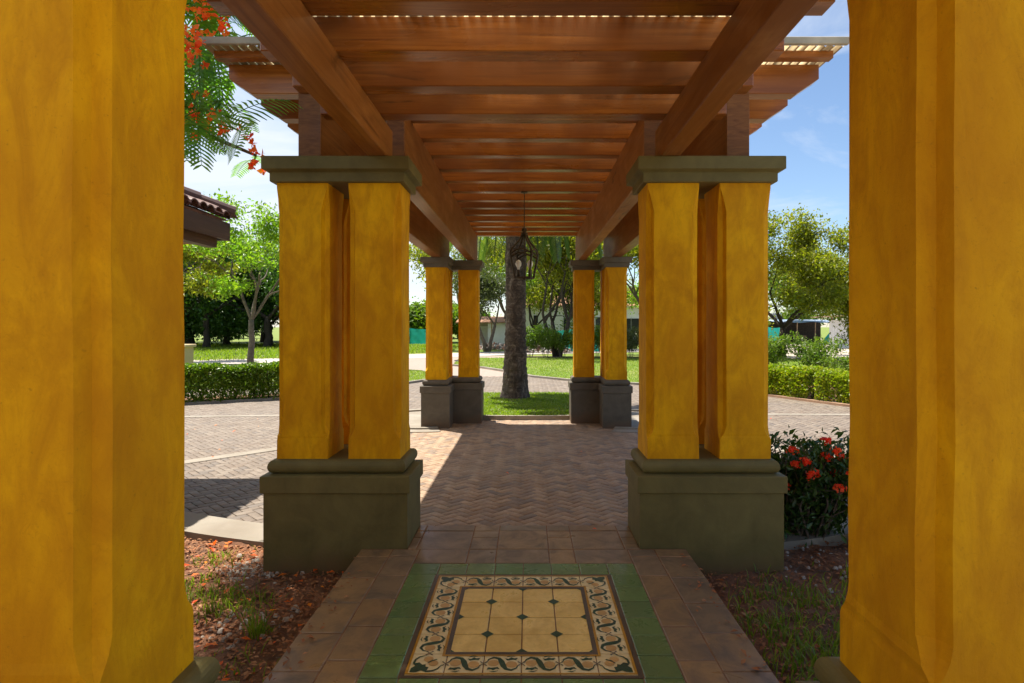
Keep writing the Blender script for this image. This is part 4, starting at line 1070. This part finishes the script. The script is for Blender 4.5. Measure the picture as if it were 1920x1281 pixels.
# low trees on the horizon
hz = [(-31,96,'left of the teal net'),(-22,92,'above the left end of the teal net'),(-16.8,90,'just left of the far left columns'),(-11,94,'behind the far left columns'),(-48,92,'behind the left grove'),(-60,96,'far behind the left grove'),(27,96,'behind the white building end'),(44,98,'behind the white metal fence'),(58,92,'far right beyond the lot'),(-20.5,74,'above the teal net, nearest to the near left column'),(-15.2,76,'above the teal net, nearest to the far left column'),(-11.2,72,'between the two far left columns')]
h0 = None
for k, (x, y, w) in enumerate(hz):
    lb = 'small far tree on the skyline, ' + w
    if k < 2:
        h = tree('skyline_tree', (x, y, GZ), lb, 'tree', 1.0, 1.7, .22, 'leaf_mid', .42, 60, 140+k, 'small trees on the skyline', 3, .8, .2, 'bark_dark', .8, (3, 3)); h0 = (h0 or []) + [h]
    else:
        o = copy_tree(h0[k % 2]); o.location = (x, y, GZ); o.rotation_euler = (0, 0, k*2.1); s = 1 + .25*math.sin(k*2.3); o.scale = (s*1.2, s*1.2, s); o['label'] = lb

# ------------------------------------------------------------------ FAR BUILDINGS, FENCES, LOT
wb = thing('white_building', (11, 66, GZ), 'long white building with orange tiled roof behind the bushes', 'building')
MB().box(-1.5, 26, 66, 74, GZ, 3.95).build('wall', M['white_wall'], wb)
mb = MB(); mb.add([(-2.3,65.2,3.96),(26.8,65.2,3.96),(22.5,70,6.2),(2,70,6.2),(-2.3,74.8,3.96),(26.8,74.8,3.96)], [(0,1,2,3),(1,5,2),(5,4,3,2),(4,0,3),(4,5,1,0)])
rfm = mb.build('roof', M['orange_roof'], wb)
mb = MB()
for k in range(70):
    x = -2.2 + k*.414; y1 = 70; top = min(1.0, (x + 2.3)/4.3, (26.8 - x)/4.3)
    mb.tube([(x,65.15,3.98),(x + 0*top,65.2 + 4.8*top,3.98 + 2.24*top)], .09, 6)
mb.build('barrel_tiles', M['orange_roof'], rfm)
for x, w, zt in ((.9,.5,2.9),(4.2,.4,2.6),(6.2,.5,2.6),(8.2,1.3,2.7),(10.9,1.15,2.55),(12.15,1.15,2.55),(14.5,1.2,2.6),(17.2,1.2,2.6),(20,1.2,2.6)):
    f = MB().box(x-w/2-.08, x+w/2+.08, 65.93, 65.998, .65, zt+.08).build('window', M['white_wall'], wb)
    MB().box(x-w/2, x+w/2, 65.90, 65.928, .73, zt).build('pane', M['dark_glass'], f)
fb = thing('far_house', (-15.5, 84, GZ), 'small far house with dull red roof above the teal net', 'house')
MB().box(-18, -12.5, 84, 88, GZ, 2.4).build('wall', M['white_wall'], fb)
MB().add([(-18.5,83.4,2.4),(-12,83.4,2.4),(-12,88.6,2.4),(-18.5,88.6,2.4),(-18.5,86,3.9),(-12,86,3.9)], [(0,1,5,4),(2,3,4,5),(1,2,5),(3,0,4)]).build('roof', M['orange_roof'], fb)
ru = thing('shell_house', (-4.6, 58, GZ), 'unfinished house shell with dark doorway behind the rubble', 'house')
for q in ((-6.5,-5.0,58,58.25,GZ,2.0),(-3.9,-2.0,58,58.25,GZ,2.0),(-6.5,-2,61,61.2,GZ,2.0)): MB().box(*q).build('wall', M['white_wall'], ru)
MB().box(-5.0,-3.9,58.02,58.23,1.7,1.98).build('lintel', M['concrete'], ru)
MB().add([(-7,57.4,2.0),(-1.6,57.4,2.0),(-1.6,61.8,2.6),(-7,61.8,2.6),(-7,57.4,2.1),(-1.6,57.4,2.1),(-1.6,61.8,2.7),(-7,61.8,2.7)], [(3,2,1,0),(4,5,6,7),(0,1,5,4),(1,2,6,5),(2,3,7,6),(3,0,4,7)]).build('roof', M['orange_roof'], ru)
def net_fence(pts, h, label, seed):
    g = np.random.default_rng(seed); t = thing('net_fence', (*pts[0], GZ), label, 'fence', 'teal construction net fences')
    mbn = MB(); NX = 14; verts = []
    P = [np.array(p, float) for p in pts]
    for a, b in zip(P[:-1], P[1:]):
        n = (b - a)/np.hypot(*(b - a)); nn = np.array((-n[1], n[0])); vs = []
        for i in range(NX+1):
            f = i/NX; q = a*(1-f) + b*f
            for k in range(7):
                w = k/6; off = .10*math.sin(f*19 + k*.9)*math.sin(math.pi*w) + g.normal(0, .015); sag = -.12*math.sin(math.pi*f)*w
                vs.append((*(q + nn*off), GZ + .04 + (h + sag)*w))
        mbn.add(vs, [(i*7+k, (i+1)*7+k, (i+1)*7+k+1, i*7+k+1) for i in range(NX) for k in range(6)])
    mbn.build('net', M['net'], t, True)
    for p in P: MB().tube([(p[0], p[1]+.06, GZ), (p[0], p[1]+.06, GZ + h + .12)], .045, 6).build('stake', M['plank'], t)
net_fence([(-18.5,64),(-15.6,64.3),(-12.9,64.6),(-10.2,64.5),(-7.8,60.5)], 1.75, 'teal construction net strung on stakes left of the far left columns', 1)
net_fence([(1.2,46),(3.4,46.3),(5.6,46.4)], 1.75, 'teal construction net behind the bushes right of the palm', 2)
net_fence([(22.0,60),(24.4,60.3),(26.2,60.8)], 1.9, 'teal construction net between the van and the market stall', 3)
def rubble_heap(name, c, rx, ry, h, n, s, seed, label):
    g = np.random.default_rng(seed); V, F = [], []
    for k in range(n):
        a = g.uniform(0, 6.28); q = math.sqrt(g.uniform(0, 1)); p = np.array((c[0] + rx*q*math.cos(a), c[1] + ry*q*math.sin(a), GZ + h*(1-q)*g.uniform(.2, 1)))
        u = unit(g.normal(0, 1, (3, 3))); e = s*g.uniform(.3, 1, 3); b = len(V)
        for sx in (-1, 1):
            for sy in (-1, 1):
                for sz in (-1, 1): V.append(p + u[0]*e[0]*sx + np.cross(u[0], u[1])*e[1]*sy + u[2]*e[2]*sz*.4)
        F += [[b+i for i in f] for f in ((0,1,3,2),(4,6,7,5),(0,4,5,1),(2,3,7,6),(0,2,6,4),(1,5,7,3))]
    return tag(np_obj(name, V, F, M['rubble']), label, 'rubble', kind='stuff')
rubble_heap('rubble', (-2.9, 51.5), 1.9, 1.2, .75, 260, .2, 5, 'heap of broken masonry and sheet left of the palm')
rubble_heap('rubble', (1.6, 45), 1.9, 1.0, 1.75, 240, .17, 6, 'brown heap of debris behind the bushes right of the palm')
# goal-like timber frame by the rubble
fr = thing('timber_frame', (-3.2, 49.5, GZ), 'thin timber frame of posts and a rail in front of the rubble', 'frame')
for x in (-4.9, -3.0, -1.2): MB().tube([(x,49.5,GZ),(x,49.5,2.0)], .05, 6).build('post', M['plank'], fr)
MB().tube([(-5.0,49.44,1.98),(-1.1,49.44,2.02)], .045, 6).build('rail', M['plank'], fr)
mh = MB().lathe((-3.6, 33.4, -.215), [(.55,0),(.5,.05),(.2,.06)], 18).build('drain_cover', M['rubber'])
tag(mh, 'round dark drain cover lying in the lawn left of the palm', 'drain cover')

# market stall, tank, white fence, van at the right
st = thing('market_stall', (32, 66, GZ), 'open market stall with pale blue tarp roof on rough poles', 'stall')
sx0, sx1, sy0, sy1 = 27.6, 34.6, 65, 70
mb = MB(); n = 12; vs = []
for i in range(n+1):
    f = i/n
    for k in range(5):
        w = k/4; vs.append((sx0 + (sx1-sx0)*f, sy0 + (sy1-sy0)*w, 2.12 + .35*f*0 + .35*w + .06*math.sin(f*15)*(1-w)))
mb.add(vs, [(i*5+k, (i+1)*5+k, (i+1)*5+k+1, i*5+k+1) for i in range(n) for k in range(4)]); mb.build('tarp_roof', M['tarp'], st)
for x in (sx0+.1, 29.6, 31.6, 33.4, sx1-.1):
    MB().tube([(x,sy0+.1,GZ),(x+.05,sy0+.1,2.12)], .06, 6).build('pole', M['plank'], st)
MB().box(sx0, sx1, sy1-.1, sy1, GZ, 2.3).build('back_wall', M['bark_dark'], st)
MB().box(27.8, 31.2, 66.2, 67.2, .55, .63).box(27.9,28.0,66.3,66.4,GZ,.55).box(31.0,31.1,66.3,66.4,GZ,.55).box(27.9,28.0,67,67.1,GZ,.55).box(31,31.1,67,67.1,GZ,.55).build('counter', M['plank'], st)
MB().add([(34.6,64.9,GZ),(34.6,64.9,1.9),(32.0,64.95,GZ),(33.0,64.9,.9)], [(0,1,3,2)]).build('side_net', M['net'], st)
tk = MB().lathe((30.4, 72.5, 2.3), [(.7,0),(.7,.9),(.62,.98),(.3,1.05)], 18)
for a in range(4): tk.tube([(30.4+.5*math.cos(a*1.571+.78),72.5+.5*math.sin(a*1.571+.78),GZ),(30.4+.5*math.cos(a*1.571+.78),72.5+.5*math.sin(a*1.571+.78),2.32)], .06, 6)
tag(tk.build('water_tank', M['metal_white'], None, False), 'white water tank on legs rising above the stall roof', 'water tank')
wf = thing('metal_fence', (28, 53, GZ), 'white corrugated metal fence panel at the right edge under a plank roof', 'fence')
mb = MB(); xs = np.linspace(27.0, 33, 120)
vs = [(x, 53 + .03*math.sin(x*30) - (x-27)*.1, z) for x in xs for z in (GZ, 2.25)]
mb.add(vs, [(2*i, 2*i+2, 2*i+3, 2*i+1) for i in range(len(xs)-1)]); mb.build('panel', M['metal_white'], wf)
MB().extr([(26.4,52.2,2.5),(33,51.6,2.85),(33,51.6,2.93),(26.4,52.2,2.58)], (0, 3, 0)).build('plank_roof', M['plank'], wf)
MB().tube([(27.4,53.3,GZ),(27.4,53.3,2.55)], .08, 6).build('post', M['plank'], wf)
vn = thing('van', (22.2, 58, GZ), 'white van parked behind the spreading tree at the lot edge', 'van')
VX, VY = 23.2, 58.0
body = [(0,0,.35),(0,0,1.25),(0,.35,1.4),(0,1.0,2.05),(0,4.4,2.1),(0,4.5,.35)]
MB().extr([(VX-1.7, VY+y, GZ+z) for _, y, z in body], (1.7, 0, 0)).build('body', M['metal_white'], vn)
MB().extr([(VX-1.58, VY+.34, GZ+1.43),(VX-1.58, VY+.96, GZ+2.03),(VX-1.58,VY+.92,GZ+2.05),(VX-1.58,VY+.30,GZ+1.45)], (1.46, 0, 0)).build('windscreen', M['dark_glass'], vn)
MB().box(VX-1.706, VX-1.701, VY+1.1, VY+2.2, GZ+1.3, GZ+1.9).box(VX+.001, VX+.006, VY+1.1, VY+2.2, GZ+1.3, GZ+1.9).build('window', M['dark_glass'], vn)
for wx in (VX-1.72, VX-.18):
    for wy in (VY+.8, VY+3.5):
        MB().extr([(wx, wy + .34*math.cos(q), GZ+.34+.34*math.sin(q)) for q in np.linspace(0, 2*math.pi, 18)[:-1]], (.2, 0, 0)).build('wheel', M['rubber'], vn)
for hx in (VX-1.55, VX-.4): MB().box(hx, hx+.25, VY-.02, VY-.002, GZ+.8, GZ+1.0).build('headlight', M['bulb'], vn)

# ------------------------------------------------------------------ LITTER, TUFTS, PETALS, PEBBLES
g = np.random.default_rng(91)
def soil_pts(n, x0, x1, y0, y1, z=-.195):
    P = np.column_stack([g.uniform(x0, x1, n), g.uniform(y0, y1, n), np.full(n, z) + g.uniform(0, .02, n)])
    ok = (np.abs(P[:, 0]) > PW + .01) & (np.hypot(P[:, 0], P[:, 1]-14) > 9.02)
    return P[ok]
def flat_leaves(P, size, up=3.0): 
    D = g.normal(0, 1, (len(P), 3)); D[:, 2] *= .25
    return leaves(P, size, g, up, .55, .12, D)
sp = np.column_stack([g.choice([-1, 1], 130)*(PW - np.abs(g.normal(0, .10, 130))), g.uniform(2.2, 4.7, 130), np.full(130, .012)])
P = np.concatenate([sp, soil_pts(13000, -4.2, -1.3, 2.0, 5.6), soil_pts(6500, 1.3, 4.2, 2.0, 5.6)])
V, F = flat_leaves(P, .034); tag(np_obj('leaf_litter', V, F, M['litter']), 'dry brown leaf litter strewn over the soil beds', 'leaf litter', kind='stuff')
P = np.concatenate([soil_pts(300, -4.0, -1.3, 2.2, 5.4, -.18)]); fx = []
for k in range(200):
    a = g.uniform(0, 6.28); r = 9*math.sqrt(g.uniform(.1, .95)); q = (r*math.cos(a), 14 + r*math.sin(a))
    if q[1] < 13 and not (abs(q[0]) < 1.2): fx.append((q[0], q[1], PZ + .015))
fx += [(.62,5.2,.012),(-.25,8.2,PZ+.015),(.9,9.6,PZ+.015)]
V, F = flat_leaves(np.concatenate([P, np.array(fx)]), .05); tag(np_obj('fallen_petals', V, F, M['petal']), 'scarlet petals fallen on the soil bed and paving', 'petals', kind='stuff')
tufts = []
for cx, cy, n, s in ((-2.55,4.55,160,.10),(-2.25,4.35,260,.13),(-2.5,4.25,200,.12),(-2.85,4.3,120,.10),(-2.1,4.15,220,.12),(-1.95,4.25,160,.1),(-2.6,5.0,160,.12),(-3.0,4.8,80,.08),
                     (-1.72,3.85,120,.05),(-2.2,3.2,200,.16),(-1.9,3.05,260,.18),(-1.75,3.4,160,.14),(2.0,3.3,420,.22),(2.3,3.05,380,.22),(1.8,3.5,300,.2),(2.4,3.6,220,.2),(1.65,3.9,160,.16),(2.5,4.1,200,.2),(1.6,3.0,220,.18),(2.0,4.3,160,.2),(2.7,4.6,140,.15),(2.1,3.15,380,.3),(2.5,3.3,380,.25),(1.75,3.25,260,.2),(2.2,3.8,260,.3),(1.9,4.2,160,.25)):
    tufts.append(np.column_stack([g.normal(cx, s, n), g.normal(cy, s*.8, n), np.full(n, -.205)]))
T = np.concatenate(tufts); T = T[g.uniform(0,1,len(T)) < np.where(T[:,0] < 0, .40, 1.0)]; T = T[(np.abs(T[:, 0]) > PW + .02) & (np.hypot(T[:, 0], T[:, 1]-14) > 9.02)]
o = blades('weeds', T, .085, g, 'blade', None, .85, .0048); tag(o, 'sparse weeds and grass tufts growing in the soil beds', 'weeds', kind='stuff')
c = np.array((-1.70, 3.78, -.205)); o = blades('grass_tuft', c + np.column_stack([g.normal(0, .028, 24), g.normal(0, .028, 24), np.zeros(24)]), .22, g, 'blade', None, .7, .005)
tag(o, 'single tall grass tuft beside the left edge of the tiled walkway', 'grass')
n = 260; cx = np.concatenate([g.normal(-2.2, .16, n//2), g.normal(-1.85, .16, n//4), g.normal(2.7, .3, n - n//2 - n//4)]); cy = np.concatenate([g.normal(4.85, .16, n//2), g.normal(3.95, .14, n//4), g.normal(4.9, .25, n - n//2 - n//4)])
V, F = [], []
for x, y in zip(cx, cy):
    if math.hypot(x, y-14) < 9.03 or abs(x) < PW + .02: continue
    b = len(V); s = g.uniform(.008, .022); a = g.uniform(0, 6.28)
    for k in range(6): V.append((x + s*math.cos(a + k*1.047)*1.2, y + s*math.sin(a + k*1.047), -.205))
    for k in range(6): V.append((x + .6*s*math.cos(a + k*1.047)*1.2, y + .6*s*math.sin(a + k*1.047), -.198 + s*.7))
    F += [[b+k, b+(k+1) % 6, b+6+(k+1) % 6, b+6+k] for k in range(6)] + [[b+6, b+7, b+8, b+9], [b+9, b+10, b+11, b+6]]
tag(np_obj('pebbles', V, F, M['pebble']), 'pale pebbles lying on the soil near the piers', 'pebbles', kind='stuff')
pp = MB().tube([(-2.32,3.05,-.175),(-2.12,3.28,-.17)], .016, 10).build('pipe_offcut', M['grey_pipe'], None, True)
tag(pp, 'short grey plastic pipe lying on the soil at lower left', 'pipe')
g2 = np.random.default_rng(17); tw = MB()
for k in range(110):
    s = -1 if k < 75 else 1; p = np.array((s*g2.uniform(1.4, 3.0), g2.uniform(2.5, 5.0), -.185)); a = g2.uniform(0, 3.14); L = g2.uniform(.06, .2)
    if math.hypot(p[0], p[1]-14) < 9.2: continue
    tw.tube([p, p + np.array((L*math.cos(a), L*math.sin(a), .008))], .0028, 4)
tag(tw.build('twigs', M['bark']), 'thin dry twigs scattered on the soil beds', 'twigs', kind='stuff')

# ------------------------------------------------------------------ LIGHT, SKY, CAMERA
SUN = Vector((-.316, .27, 1)).normalized()
el = math.asin(SUN.z); az = math.atan2(SUN.x, SUN.y)
sl = bpy.data.lights.new('sun', 'SUN'); sl.energy = 4.4; sl.angle = R(.5); sl.color = (1, .94, .84)
so = bpy.data.objects.new('sun', sl); COL.objects.link(so); so.rotation_euler = SUN.to_track_quat('Z', 'Y').to_euler()
w = bpy.data.worlds.new('World'); scene.world = w; w.use_nodes = True; nt = w.node_tree; nt.nodes.clear()
sky = nd(nt, 'ShaderNodeTexSky', sky_type='NISHITA'); sky.sun_disc = False; sky.sun_elevation = el; sky.sun_rotation = az
sky.air_density = 1.0; sky.dust_density = .25; sky.ozone_density = 3.0
bg = nd(nt, 'ShaderNodeBackground'); bg.inputs[1].default_value = .085; out = nd(nt, 'ShaderNodeOutputWorld')
tc = nd(nt, 'ShaderNodeTexCoord'); mp = nd(nt, 'ShaderNodeMapping'); mp.inputs['Scale'].default_value = (1.0, 1.0, 2.6); mp.inputs['Location'].default_value = (.35, .1, .2)
nt.links.new(tc.outputs['Generated'], mp.inputs[0])
n1 = noise(nt, mp.outputs[0], 2.6, 9, .58, .5)
sep = nd(nt, 'ShaderNodeSeparateXYZ'); nt.links.new(tc.outputs['Generated'], sep.inputs[0])
ma = nd(nt, 'ShaderNodeMath', operation='MULTIPLY_ADD'); nt.links.new(sep.outputs[0], ma.inputs[0]); ma.inputs[1].default_value = -.33; nt.links.new(n1, ma.inputs[2])
cov = ramp(nt, ma.outputs[0], [(.43, (0,0,0)), (.66, (.88,.88,.88))])
cl = mix(nt, cov, sky.outputs[0], (5.6, 5.9, 6.4))
nt.links.new(cl, bg.inputs[0]); nt.links.new(bg.outputs[0], out.inputs[0])

cam = bpy.data.cameras.new('camera'); co = bpy.data.objects.new('camera', cam); COL.objects.link(co)
co.location = (.035, 0, 1.8); co.rotation_euler = (R(90), 0, 0)
cam.sensor_width = 36; cam.lens = 1110/1920*36; cam.shift_x = (960-990)/1920; cam.shift_y = -(640.5-610)/1920
cam.clip_start = .05; cam.clip_end = 1500; scene.camera = co
scene.view_settings.view_transform = 'Standard'; scene.view_settings.look = 'None'; scene.view_settings.exposure = 1.05; scene.view_settings.gamma = 1
scene.view_settings.use_curve_mapping = False
scene.cycles.max_bounces = 10; scene.cycles.diffuse_bounces = 6; scene.cycles.transparent_max_bounces = 8
scene.cycles.use_denoising = True
scene.cycles.sample_clamp_indirect = 8
